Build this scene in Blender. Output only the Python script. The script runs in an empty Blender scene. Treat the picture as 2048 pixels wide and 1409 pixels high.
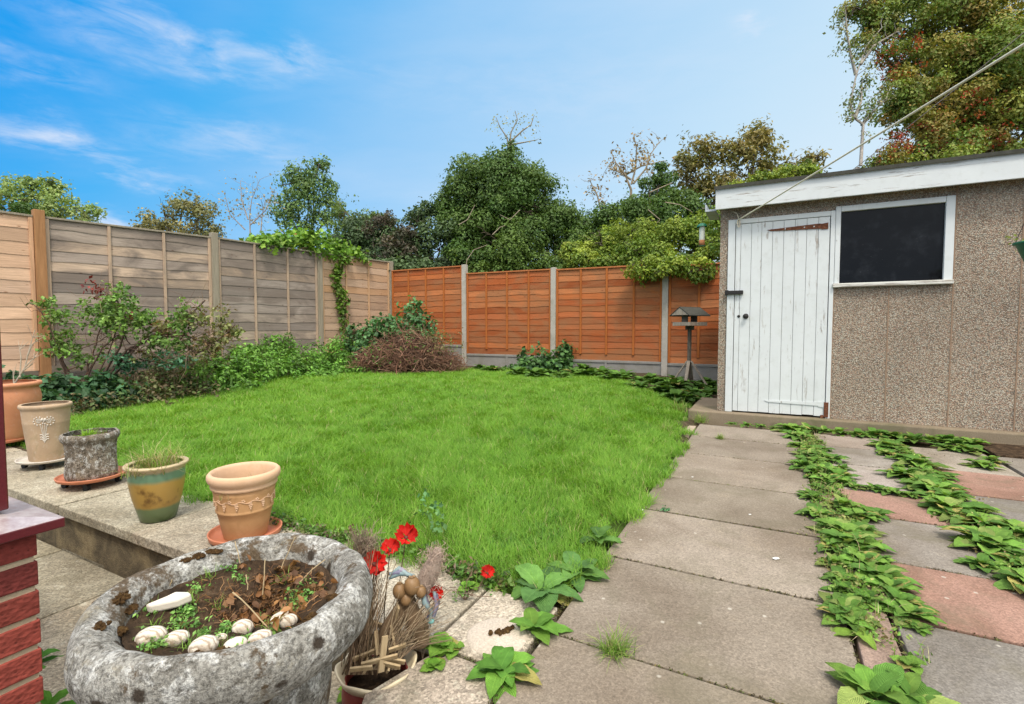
import bpy, math, random
import numpy as np
from mathutils import Vector, Matrix
R = np.random.default_rng(7)
random.seed(7)
sc = bpy.context.scene
col = sc.collection
PI = math.pi
F = 986.0; H = 0.93; PITCH = math.atan(46/986)
AX = np.array([.8869, -.4620]); BX = np.array([.4620, .8869])
TH = math.atan2(AX[1], AX[0])

# ---------- coordinates ----------
def W(a, b, z=0.0):
    p = AX*a + BX*b
    return (float(p[0]), float(p[1]), z)
def AB(x, y):
    return (x*AX[0]+y*AX[1], x*BX[0]+y*BX[1])
def ray(u, v):
    x = u-1024; y = -(v-704.5)
    return np.array([x, F*math.cos(PITCH)+y*math.sin(PITCH), -F*math.sin(PITCH)+y*math.cos(PITCH)])
def G(u, v, z=0.0):
    r = ray(u, v); t = (z-H)/r[2]
    return np.array([r[0]*t, r[1]*t, z])
def P(u, v, d):
    r = ray(u, v); t = d/r[1]
    return np.array([r[0]*t, d, H+r[2]*t])
def AonB(u, b):
    r = ray(u, 660)
    t = b/(r[0]*BX[0]+r[1]*BX[1])
    return AB(r[0]*t, r[1]*t)[0]
def sstep(x):
    x = np.clip(x, 0, 1); return x*x*(3-2*x)
def terrain(a, b):
    a = np.asarray(a, float); b = np.asarray(b, float)
    z = .16*sstep((b-1.6)/4.5)*np.clip((-a-.6)/1.2, 0, 1)
    z = z + .25*sstep((-a-6.6)/1.3)
    return z

# ---------- materials ----------
class Mx:
    def __init__(s, name):
        s.m = bpy.data.materials.new(name); s.m.use_nodes = True
        s.t = s.m.node_tree; s.t.nodes.clear()
    def n(s, typ, ins=None, **props):
        nd = s.t.nodes.new(typ)
        for k, v in props.items(): setattr(nd, k, v)
        for k, v in (ins or {}).items():
            so = nd.inputs[k]
            if isinstance(v, bpy.types.NodeSocket): s.t.links.new(v, so)
            else: so.default_value = v
        return nd
    def co(s, kind='Object', scale=(1,1,1), rot=(0,0,0)):
        c = s.n('ShaderNodeTexCoord').outputs[kind]
        if scale == (1,1,1) and rot == (0,0,0): return c
        return s.n('ShaderNodeMapping', {'Vector': c, 'Scale': scale, 'Rotation': rot}).outputs[0]
    def geo(s): return s.n('ShaderNodeNewGeometry').outputs['Position']
    def noise(s, vec, scale, detail=4, rough=.55, dist=0):
        return s.n('ShaderNodeTexNoise', {'Vector': vec, 'Scale': scale, 'Detail': detail, 'Roughness': rough, 'Distortion': dist}).outputs['Fac']
    def vor(s, vec, scale, out='Distance', feature='F1', rnd=1.0):
        return s.n('ShaderNodeTexVoronoi', {'Vector': vec, 'Scale': scale, 'Randomness': rnd}, feature=feature).outputs[out]
    def ramp(s, fac, stops, interp='LINEAR'):
        nd = s.n('ShaderNodeValToRGB', {'Fac': fac}); e = nd.color_ramp.elements
        nd.color_ramp.interpolation = interp
        while len(e) > 1: e.remove(e[0])
        e[0].position = stops[0][0]; e[0].color = c4(stops[0][1])
        for p_, c_ in stops[1:]:
            x = e.new(p_); x.color = c4(c_)
        return nd.outputs[0]
    def mix(s, fac, a, b, mode='MIX'):
        nd = s.n('ShaderNodeMix', data_type='RGBA', blend_type=mode)
        for i, v in ((0, fac), (6, a), (7, b)):
            if isinstance(v, bpy.types.NodeSocket): s.t.links.new(v, nd.inputs[i])
            else: nd.inputs[i].default_value = c4(v) if i > 0 else v
        return nd.outputs[2]
    def math(s, op, a, b=0.0, clamp=False):
        nd = s.n('ShaderNodeMath', operation=op, use_clamp=clamp)
        for i, v in ((0, a), (1, b)):
            if isinstance(v, bpy.types.NodeSocket): s.t.links.new(v, nd.inputs[i])
            else: nd.inputs[i].default_value = v
        return nd.outputs[0]
    def attr(s, name='col', out='Color'):
        return s.n('ShaderNodeAttribute', attribute_name=name).outputs[out]
    def bump(s, h, strength=.5, dist=.01, normal=None):
        i = {'Height': h, 'Strength': strength, 'Distance': dist}
        if normal is not None: i['Normal'] = normal
        return s.n('ShaderNodeBump', i).outputs[0]
    def out(s, color, rough=.8, normal=None, spec=.3, metal=0, transl=None, **kw):
        i = {'Base Color': color if isinstance(color, bpy.types.NodeSocket) else c4(color), 'Roughness': rough, 'Specular IOR Level': spec, 'Metallic': metal}
        if normal is not None: i['Normal'] = normal
        i.update(kw)
        b = s.n('ShaderNodeBsdfPrincipled', i).outputs[0]
        if transl:
            t = s.n('ShaderNodeBsdfTranslucent', {'Color': s.mix(1.0, color, (1.25, 1.2, .6), 'MULTIPLY')}).outputs[0]
            b = s.n('ShaderNodeMixShader', {0: transl, 1: b, 2: t}).outputs[0]
        s.t.links.new(b, s.n('ShaderNodeOutputMaterial').inputs[0])
        return s.m
def c4(c): return (c[0], c[1], c[2], 1.0) if len(c) == 3 else tuple(c)
M = {}
def simple(name, c, rough=.7, var=.25, scale=12, bump=.2, spec=.3, bscale=None, dist=.004):
    x = Mx(name); v = x.co(); n = x.noise(v, scale)
    cc = x.mix(n, tuple(k*(1-var) for k in c), tuple(min(1, k*(1+var)) for k in c))
    h = x.noise(v, bscale or scale*6, 3)
    M[name] = x.out(cc, rough, x.bump(h, bump, dist), spec); return M[name]
def attrmat(name, rough=.7, var=.25, scale=20, bump=.2, spec=.25, transl=None, stretch=(1,1,1)):
    x = Mx(name); v = x.co(scale=stretch); n = x.noise(v, scale, 5)
    c = x.mix(1.0, x.attr(), x.ramp(n, [(.2, (1-var,)*3), (.8, (1+var,)*3)]), 'MULTIPLY')
    M[name] = x.out(c, rough, x.bump(n, bump, .004) if bump else None, spec, transl=transl); return M[name]

attrmat('foliage', .55, .2, 30, 0, .35, .28)
attrmat('grass', .6, .1, 8, 0, .25, .4)
attrmat('stalk', .8, .25, 60, 0, .15)
attrmat('bark', .9, .35, 25, .6, .2)
attrmat('resin', .5, .25, 60, .2, .4)
attrmat('petal', .6, .15, 60, 0, .3, .2)

def m_rosette():
    x = Mx('rosette'); uv = x.attr('luv', 'Vector')
    sp = x.n('ShaderNodeSeparateXYZ', {0: uv}).outputs
    av = x.math('ABSOLUTE', sp[1])
    ph = x.math('MULTIPLY', x.math('SUBTRACT', sp[0], x.math('MULTIPLY', av, .45)), 46.0)
    s_ = x.math('ABSOLUTE', x.math('SINE', ph))
    vein = x.math('SUBTRACT', 1.0, x.math('MULTIPLY', s_, 3.0), True)
    mid = x.math('SUBTRACT', 1.0, x.math('MULTIPLY', av, 14.0), True)
    v = x.math('MAXIMUM', x.math('MULTIPLY', vein, .35), mid)
    n = x.noise(x.co(), 35, 4)
    base = x.mix(1.0, x.attr(), x.ramp(n, [(.25, (.72,.75,.7)), (.75, (1.25,1.22,1.2))]), 'MULTIPLY')
    c = x.mix(x.math('MULTIPLY', v, .55), base, x.mix(1.0, base, (1.7,1.5,1.6), 'MULTIPLY'))
    sp_ = x.ramp(x.noise(x.co(), 120, 2), [(.70, (0,0,0)), (.76, (1,1,1))])
    c = x.mix(x.math('MULTIPLY', sp_, .45), c, (.16,.10,.04))
    h = x.math('ADD', x.math('MULTIPLY', s_, .6), x.noise(x.co(), 90, 3))
    M['rosette'] = x.out(c, .66, x.bump(h, .8, .005), .2, transl=.22)
m_rosette()

def m_paving(name, dirt=(.16,.13,.10), grain=240, speck=.22, lichen=.0, tint=None):
    x = Mx(name); v = x.co()
    base = x.attr()
    a = x.vor(v, grain, 'Color'); g = x.n('ShaderNodeSeparateColor', {0: a}).outputs[0]
    c = x.mix(1.0, base, x.ramp(g, [(0, (1-speck,)*3), (.55, (1,1,1)), (1, (1+speck*.9,)*3)]), 'MULTIPLY')
    f2 = x.noise(v, 90, 3, .7)
    c = x.mix(1.0, c, x.ramp(f2, [(.3, (.80,.79,.78)), (.7, (1.2,1.2,1.19))]), 'MULTIPLY')
    big = x.noise(v, 1.7, 6, .62, .4)
    c = x.mix(x.ramp(big, [(.36, (.9,)*3), (.60, (0,)*3)]), c, x.mix(1.0, c, (.62,.58,.54), 'MULTIPLY'))
    med = x.noise(v, 6, 6, .68, .6)
    c = x.mix(x.ramp(med, [(.55, (0,)*3), (.75, (.65,)*3)]), c, x.mix(1.0, c, (1.22,1.2,1.12), 'MULTIPLY'))
    if lichen:
        li = x.noise(v, 22, 6, .75)
        c = x.mix(x.math('MULTIPLY', x.ramp(li, [(.56, (0,)*3), (.66, (1,)*3)]), lichen), c, (.60,.57,.45))
        l2 = x.noise(v, 9, 7, .75, .5)
        c = x.mix(x.math('MULTIPLY', x.ramp(l2, [(.55, (0,)*3), (.66, (1,)*3)]), .5), c, dirt)
    vs = x.n('ShaderNodeTexVoronoi', {'Vector': v, 'Scale': 11.0}); rnd = x.n('ShaderNodeSeparateColor', {0: vs.outputs['Color']}).outputs
    dsp = x.math('ADD', vs.outputs['Distance'], x.math('MULTIPLY', x.noise(v, 70, 4), .08))
    c = x.mix(x.math('MULTIPLY', x.ramp(dsp, [(.07, (1,)*3), (.10, (0,)*3)]), x.ramp(rnd[1], [(.80, (0,)*3), (.84, (.8,)*3)])), c, (.09,.075,.06))
    c = x.mix(x.math('MULTIPLY', x.ramp(dsp, [(.09, (1,)*3), (.13, (0,)*3)]), x.ramp(rnd[2], [(.84, (0,)*3), (.87, (.55,)*3)])), c, (.52,.49,.42))
    alg = x.noise(v, 2.6, 7, .7, .8)
    c = x.mix(x.ramp(alg, [(.50, (0,)*3), (.68, (.55,)*3)]), c, (.125,.11,.07))
    h = x.math('ADD', x.math('MULTIPLY', g, .5), f2)
    nb = x.bump(h, .35, .003)
    if lichen: nb = x.bump(x.noise(v, 7, 6, .6, 1.5), .9, .02, nb)
    M[name] = x.out(c, .88, nb, .25)
m_paving('paving')
m_paving('old_stone', (.13,.12,.085), 170, .4, .6)

def m_soil():
    x = Mx('soil'); v = x.co()
    n = x.noise(v, 25, 8, .7)
    c = x.ramp(n, [(.32, (.018,.012,.008)), (.52, (.06,.038,.022)), (.64, (.13,.085,.05)), (.78, (.24,.17,.10))])
    M['soil'] = x.out(c, .95, x.bump(n, .9, .02), .15)
m_soil()
def m_ground():
    x = Mx('ground'); v = x.co()
    n = x.noise(v, 22, 8, .7)
    c = x.ramp(n, [(.3, (.03,.024,.014)), (.55, (.08,.06,.035)), (.75, (.15,.11,.07))])
    g = x.ramp(x.noise(v, 9, 5), [(.3, (.035,.065,.012)), (.7, (.075,.12,.02))])
    c = x.mix(x.attr('col'), c, g)
    M['ground'] = x.out(c, .95, x.bump(n, .9, .02), .15)
m_ground()

def m_fence(name, pal, knot, streak=.5):
    # boards run along local x
    x = Mx(name); v = x.co()
    g = x.noise(x.co(scale=(1.6, 30, 38)), 1.0, 7, .66, 1.2)
    c = x.mix(1.0, x.attr(), x.ramp(g, [(.25, (.72,.70,.68)), (.5, (1,1,1)), (.78, (1.22,1.2,1.17))]), 'MULTIPLY')
    fine = x.noise(x.co(scale=(6, 160, 190)), 1.0, 4, .7)
    c = x.mix(1.0, c, x.ramp(fine, [(.3, (.84,.83,.82)), (.7, (1.12,)*3)]), 'MULTIPLY')
    st = x.noise(x.co(scale=(1.0, 1, 2.4)), 1.5, 5, .6, .8)
    c = x.mix(x.math('MULTIPLY', x.ramp(st, [(.42, (0,)*3), (.62, (1,)*3)]), streak), c, pal)
    kn = x.vor(x.co(scale=(4.5, 1, 12)), 1.0)
    c = x.mix(x.ramp(kn, [(.05, (.75,)*3), (.11, (0,)*3)]), c, knot)
    M[name] = x.out(c, .85, x.bump(x.math('ADD', g, x.math('MULTIPLY', fine, .5)), .6, .006), .2)
m_fence('grey_boards', (.19,.155,.13), (.10,.05,.03), .95)
m_fence('tan_boards', (.50,.33,.21), (.22,.09,.04), .35)
m_fence('orange_boards', (.28,.13,.06), (.13,.03,.01), .7)

def m_concrete(name, c0, c1, moss=.4):
    x = Mx(name); v = x.co()
    n = x.noise(v, 9, 7, .65); f = x.noise(v, 150, 3, .7)
    c = x.mix(n, c0, c1)
    c = x.mix(1.0, c, x.ramp(f, [(.3, (.75,)*3), (.7, (1.2,)*3)]), 'MULTIPLY')
    mo = x.noise(v, 3.5, 6, .7, .4)
    c = x.mix(x.math('MULTIPLY', x.ramp(mo, [(.5, (0,)*3), (.68, (1,)*3)]), moss), c, (.14,.13,.07))
    M[name] = x.out(c, .9, x.bump(x.math('ADD', n, f), .5, .004), .2)
m_concrete('concrete', (.33,.31,.27), (.48,.45,.40), .35)
m_concrete('pale_concrete', (.42,.36,.29), (.58,.50,.41), .3)
m_concrete('grey_concrete', (.20,.195,.18), (.31,.30,.28), .4)
m_concrete('plinth', (.17,.13,.085), (.29,.235,.165), .8)

def m_risercon():
    x = Mx('riser'); v = x.co()
    n = x.noise(v, 6, 8, .68, .6); f = x.noise(v, 140, 3, .7)
    c = x.ramp(n, [(.3, (.055,.045,.03)), (.5, (.15,.12,.075)), (.62, (.24,.19,.11)), (.78, (.33,.27,.17))])
    c = x.mix(1.0, c, x.ramp(f, [(.3, (.7,)*3), (.7, (1.25,)*3)]), 'MULTIPLY')
    M['riser'] = x.out(c, .92, x.bump(x.math('ADD', n, f), .8, .008), .2)
m_risercon()

def m_pebble():
    x = Mx('pebbledash'); v = x.co()
    a = x.n('ShaderNodeTexVoronoi', {'Vector': v, 'Scale': 135.0})
    r = x.n('ShaderNodeSeparateColor', {0: a.outputs['Color']}).outputs[0]
    c = x.ramp(r, [(0, (.36,.26,.185)), (.22, (.47,.37,.28)), (.42, (.41,.26,.195)), (.55, (.52,.43,.335)), (.72, (.43,.39,.32)), (.9, (.64,.59,.51)), (1, (.22,.17,.14))])
    gap = x.ramp(a.outputs['Distance'], [(.32, (1,)*3), (.66, (.42,)*3)])
    c = x.mix(1.0, c, gap, 'MULTIPLY')
    st = x.noise(v, 1.3, 4); c = x.mix(1.0, c, x.ramp(st, [(.3, (.80,.80,.77)), (.7, (1.12,1.12,1.08))]), 'MULTIPLY')
    h = x.math('SUBTRACT', 1.0, a.outputs['Distance'])
    M['pebbledash'] = x.out(c, .8, x.bump(h, .9, .007), .3)
m_pebble()

def m_white(name, peel=.5, vert=True, c0=(.60,.63,.63), thr=.60):
    x = Mx(name); v = x.co()
    sc_ = (26, 26, 3.2) if vert else (2.4, 22, 34)
    n = x.noise(v, 4, 5); c = x.mix(n, tuple(k*.88 for k in c0), tuple(min(.95, k*1.1) for k in c0))
    g = x.noise(x.co(scale=sc_), 1.0, 7, .72, .3); m2 = x.noise(v, 3.0, 5, .65)
    mask = x.math('MULTIPLY', x.ramp(g, [(thr, (0,)*3), (thr+.04, (1,)*3)]), x.ramp(m2, [(.50-.1*peel, (0,)*3), (.62, (1,)*3)]))
    wood = x.ramp(x.noise(x.co(scale=tuple(k*3 for k in sc_)), 1.0, 4), [(.3, (.12,.09,.07)), (.7, (.34,.28,.22))])
    c = x.mix(x.math('MULTIPLY', mask, .9), c, wood)
    gr = x.noise(v, 14, 6, .7); c = x.mix(x.math('MULTIPLY', x.ramp(gr, [(.52, (0,)*3), (.72, (1,)*3)]), .22), c, (.36,.37,.32))
    h = x.math('SUBTRACT', x.math('MULTIPLY', g, .3), mask)
    M[name] = x.out(c, .6, x.bump(h, .5, .003), .35)
m_white('white_door', .9); m_white('white_fascia', 1.6, False, thr=.575); m_white('white_frame', .4)
m_white('worn_sill', 3.2, False, (.62,.61,.56), .50)

def m_rust():
    x = Mx('rust'); n = x.noise(x.co(), 60, 6, .7)
    M['rust'] = x.out(x.ramp(n, [(.3, (.05,.018,.01)), (.55, (.14,.05,.025)), (.75, (.28,.12,.06))]), .85, x.bump(n, .5, .002), .3)
m_rust()
def m_glass():
    x = Mx('dark_glass'); v = x.co()
    n = x.noise(v, 5, 6, .7); f = x.vor(v, 40)
    c = x.mix(x.ramp(f, [(.02, (.35,)*3), (.05, (0,)*3)]), (.006,.006,.007), (.4,.4,.4))
    c = x.mix(x.ramp(n, [(.50, (0,)*3), (.8, (.3,)*3)]), c, (.05,.06,.075))
    M['dark_glass'] = x.out(c, x.ramp(n, [(.4, (.04,)*3), (.7, (.3,)*3)]), None, .17)
m_glass()

def m_pot(name, a, b, stain, wh=(.6,.55,.5), white=.35, rough=.75, sc1=6, bs=80):
    x = Mx(name); v = x.co(); n = x.noise(v, sc1, 6, .65, .4)
    c = x.mix(x.ramp(n, [(.3, (0,)*3), (.7, (1,)*3)]), a, b)
    s_ = x.noise(v, sc1*1.7, 6, .7, .8)
    c = x.mix(x.math('MULTIPLY', x.ramp(s_, [(.56, (0,)*3), (.70, (1,)*3)]), .55), c, stain)
    w = x.noise(v, sc1*4, 6, .75); c = x.mix(x.math('MULTIPLY', x.ramp(w, [(.55, (0,)*3), (.68, (1,)*3)]), white), c, wh)
    M[name] = x.out(c, rough, x.bump(x.noise(v, bs, 4), .25, .003), .3)
m_pot('terracotta', (.50,.21,.11), (.60,.27,.14), (.42,.17,.09), white=.15)
m_pot('aged_pot', (.36,.26,.17), (.47,.34,.22), (.24,.22,.12), white=.35)
m_pot('warm_pot', (.40,.22,.095), (.50,.29,.14), (.36,.20,.09), (.55,.38,.24), .2)
m_pot('warm_rim', (.56,.36,.22), (.64,.43,.28), (.46,.28,.16), (.62,.48,.36), .2)
m_pot('saucer', (.52,.18,.095), (.60,.235,.13), (.40,.15,.09), (.6,.35,.27), .15, .5)
m_pot('white_saucer', (.50,.46,.40), (.66,.60,.52), (.38,.33,.27), white=.2)
m_pot('rust_red', (.19,.035,.025), (.27,.06,.045), (.14,.03,.022), (.4,.2,.17), .1, .45)
m_pot('cream_glaze', (.56,.47,.31), (.66,.57,.40), (.40,.28,.14), (.7,.65,.5), .2, .35)
def m_glazed():
    x = Mx('banded_glaze'); v = x.co(); z = x.n('ShaderNodeSeparateXYZ', {0: v}).outputs[2]
    z = x.math('ADD', z, x.math('MULTIPLY', x.noise(v, 14, 4), .02))
    c = x.ramp(z, [(0, (.12,.17,.075)), (.078, (.13,.18,.08)), (.092, (.38,.235,.055)), (.20, (.42,.27,.07)), (.222, (.13,.24,.15)), (.250, (.16,.27,.17)), (.262, (.50,.40,.24))])
    bl = x.noise(v, 9, 5, .6)
    zz = x.ramp(z, [(.08, (0,)*3), (.12, (1,)*3), (.17, (1,)*3), (.21, (0,)*3)])
    c = x.mix(x.math('MULTIPLY', x.ramp(bl, [(.50, (0,)*3), (.62, (.9,)*3)]), zz), c, (.13,.065,.02))
    M['banded_glaze'] = x.out(c, .35, x.bump(x.noise(v, 60, 4), .2, .002), .5)
m_glazed()
def m_lichen(name, base0, base1, dark=.8, sc0=11.0, brown=False):
    x = Mx(name); v = x.co()
    n = x.noise(v, sc0, 8, .72, .5)
    c = x.ramp(n, [(.30, base0), (.48, tuple((p+q)/2 for p, q in zip(base0, base1))), (.66, base1)])
    w = x.noise(v, sc0*2.2, 9, .72, .3)
    c = x.mix(x.math('MULTIPLY', x.ramp(w, [(.52, (0,)*3), (.57, (1,)*3)]), .8), c, (.64,.635,.60))
    f = x.noise(v, 150, 4, .8)
    c = x.mix(1.0, c, x.ramp(f, [(.36, (.40,)*3), (.60, (1.25,)*3)]), 'MULTIPLY')
    f3 = x.noise(v, 52, 8, .75, .6)
    c = x.mix(x.ramp(f3, [(.36, (.85,)*3), (.47, (0,)*3)]), c, (.07,.06,.045))
    c = x.mix(x.ramp(f3, [(.58, (0,)*3), (.66, (.8,)*3)]), c, (.70,.70,.67))
    if brown:
        br = x.noise(v, 6.5, 9, .74, .5)
        c = x.mix(x.ramp(br, [(.555, (0,)*3), (.60, (.88,)*3)]), c, x.mix(f, (.03,.02,.012), (.17,.11,.055)))
    y = x.noise(v, 17, 6, .7); c = x.mix(x.math('MULTIPLY', x.ramp(y, [(.58, (0,)*3), (.70, (1,)*3)]), .4), c, (.40,.33,.19))
    vo = x.math('ADD', x.vor(v, 17), x.math('MULTIPLY', x.noise(v, 60, 6, .75), .5))
    c = x.mix(x.math('MULTIPLY', x.ramp(vo, [(.40, (1,)*3), (.50, (0,)*3)]), dark), c, (.045,.032,.022))
    h = x.math('ADD', x.math('MULTIPLY', f, .7), x.math('ADD', f3, w))
    M[name] = x.out(c, .95, x.bump(h, .8, .012), .15)
m_lichen('lichen_stone', (.17,.16,.135), (.47,.455,.41), .95, 9.0, True)
m_lichen('worn_stone_pot', (.13,.105,.075), (.36,.31,.25), .5, 13)
def m_moss():
    x = Mx('moss'); n = x.noise(x.co(), 70, 8, .75)
    M['moss'] = x.out(x.ramp(n, [(.3, (.022,.013,.007)), (.52, (.09,.05,.02)), (.75, (.20,.13,.05))]), .98, x.bump(n, 1, .01), .1)
m_moss()
def m_shellstone():
    x = Mx('ridged_stone'); v = x.co()
    w = x.n('ShaderNodeTexWave', {'Vector': v, 'Scale': 42.0, 'Distortion': 4.0, 'Detail': 3.0, 'Detail Scale': 2.0}, bands_direction='Y').outputs['Fac']
    n = x.noise(v, 25, 6, .7)
    c = x.mix(x.ramp(w, [(.02, (0,)*3), (.35, (1,)*3)]), (.36,.29,.22), (.64,.58,.49))
    c = x.mix(x.ramp(n, [(.50, (0,)*3), (.70, (.7,)*3)]), c, (.30,.20,.11))
    M['ridged_stone'] = x.out(c, .8, x.bump(w, .5, .003), .3)
m_shellstone()
simple('pale_stone', (.62,.56,.48), .8, .15, 14)
simple('black_plastic', (.018,.019,.022), .45, .2)
simple('black_iron', (.02,.019,.018), .55, .3, 20, .2)
simple('green_plastic', (.012,.13,.075), .4, .15)
simple('feed_tube', (.55,.58,.50), .25, .1)
simple('seed', (.38,.16,.07), .9, .4, 120)
simple('cord', (.72,.66,.52), .85, .15, 60)
simple('felt', (.055,.055,.045), .95, .5, 20)
simple('galvanised', (.5,.55,.6), .5, .2)
simple('render_dark', (.05,.04,.035), .9, .3)
def m_maroon():
    x = Mx('maroon_frame'); n = x.noise(x.co(), 180, 3)
    M['maroon_frame'] = x.out(x.mix(n, (.085,.010,.014), (.13,.018,.022)), .22, x.bump(n, .25, .0015), .6)
m_maroon()
def m_brick():
    x = Mx('brick'); v = x.co(); n = x.noise(v, 40, 6, .7)
    c = x.mix(1.0, x.attr(), x.ramp(n, [(.3, (.68,)*3), (.7, (1.3,)*3)]), 'MULTIPLY')
    p = x.vor(x.co(scale=(1, 1, 1.6)), 60)
    c = x.mix(x.math('MULTIPLY', x.ramp(p, [(.12, (1,)*3), (.22, (0,)*3)]), .6), c, (.05,.012,.01))
    M['brick'] = x.out(c, .85, x.bump(x.math('ADD', n, x.math('MULTIPLY', p, 1.2)), .6, .004), .25)
m_brick(); simple('mortar', (.46,.37,.25), .95, .2, 30, .5)
def m_wood(name, a, b, stretch=(4, 4, 40)):
    x = Mx(name); g = x.noise(x.co(scale=stretch), 1.0, 6, .65, .5)
    M[name] = x.out(x.ramp(g, [(.3, a), (.7, b)]), .85, x.bump(g, .4, .003), .2)
m_wood('brown_post', (.25,.125,.055), (.42,.22,.10), (40, 40, 2.5))
m_wood('weathered_post', (.20,.175,.13), (.34,.30,.23), (40, 40, 2.5))
m_wood('stick_wood', (.30,.215,.115), (.52,.40,.24), (60, 60, 10))
m_wood('dark_wood', (.085,.07,.055), (.19,.16,.125), (30, 30, 5))
m_wood('old_wood', (.22,.18,.14), (.42,.36,.29), (30, 30, 5))
def m_burlap(name, c):
    x = Mx(name); v = x.co()
    a = x.n('ShaderNodeTexWave', {'Vector': v, 'Scale': 190.0, 'Distortion': 1.0}, bands_direction='X').outputs['Fac']
    b = x.n('ShaderNodeTexWave', {'Vector': v, 'Scale': 190.0, 'Distortion': 1.0}, bands_direction='Z').outputs['Fac']
    h = x.math('MAXIMUM', a, b); n = x.noise(v, 30, 5)
    cc = x.mix(1.0, x.mix(n, tuple(k*.7 for k in c), tuple(k*1.3 for k in c)), x.ramp(h, [(.2, (.55,)*3), (.8, (1.15,)*3)]), 'MULTIPLY')
    M[name] = x.out(cc, .95, x.bump(h, .6, .002), .1)
m_burlap('burlap', (.42,.33,.27)); m_burlap('brown_cloth', (.20,.135,.08))

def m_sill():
    x = Mx('sky_sheen_maroon'); n = x.noise(x.co(), 180, 3); nz = x.n('ShaderNodeSeparateXYZ', {0: x.n('ShaderNodeNewGeometry').outputs['Normal']}).outputs[2]
    d = x.math('MULTIPLY', x.ramp(nz, [(.6, (0,)*3), (.95, (1,)*3)]), x.ramp(x.noise(x.co(), 30, 6, .7), [(.25, (.35,)*3), (.6, (.9,)*3)]))  # upward faces paled: sky reflection painted in, along with a whitish weathered film
    M['sky_sheen_maroon'] = x.out(x.mix(d, x.mix(n, (.085,.010,.014), (.13,.018,.022)), (.44,.40,.40)), .3, x.bump(n, .25, .0015), .6)
m_sill()
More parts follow.
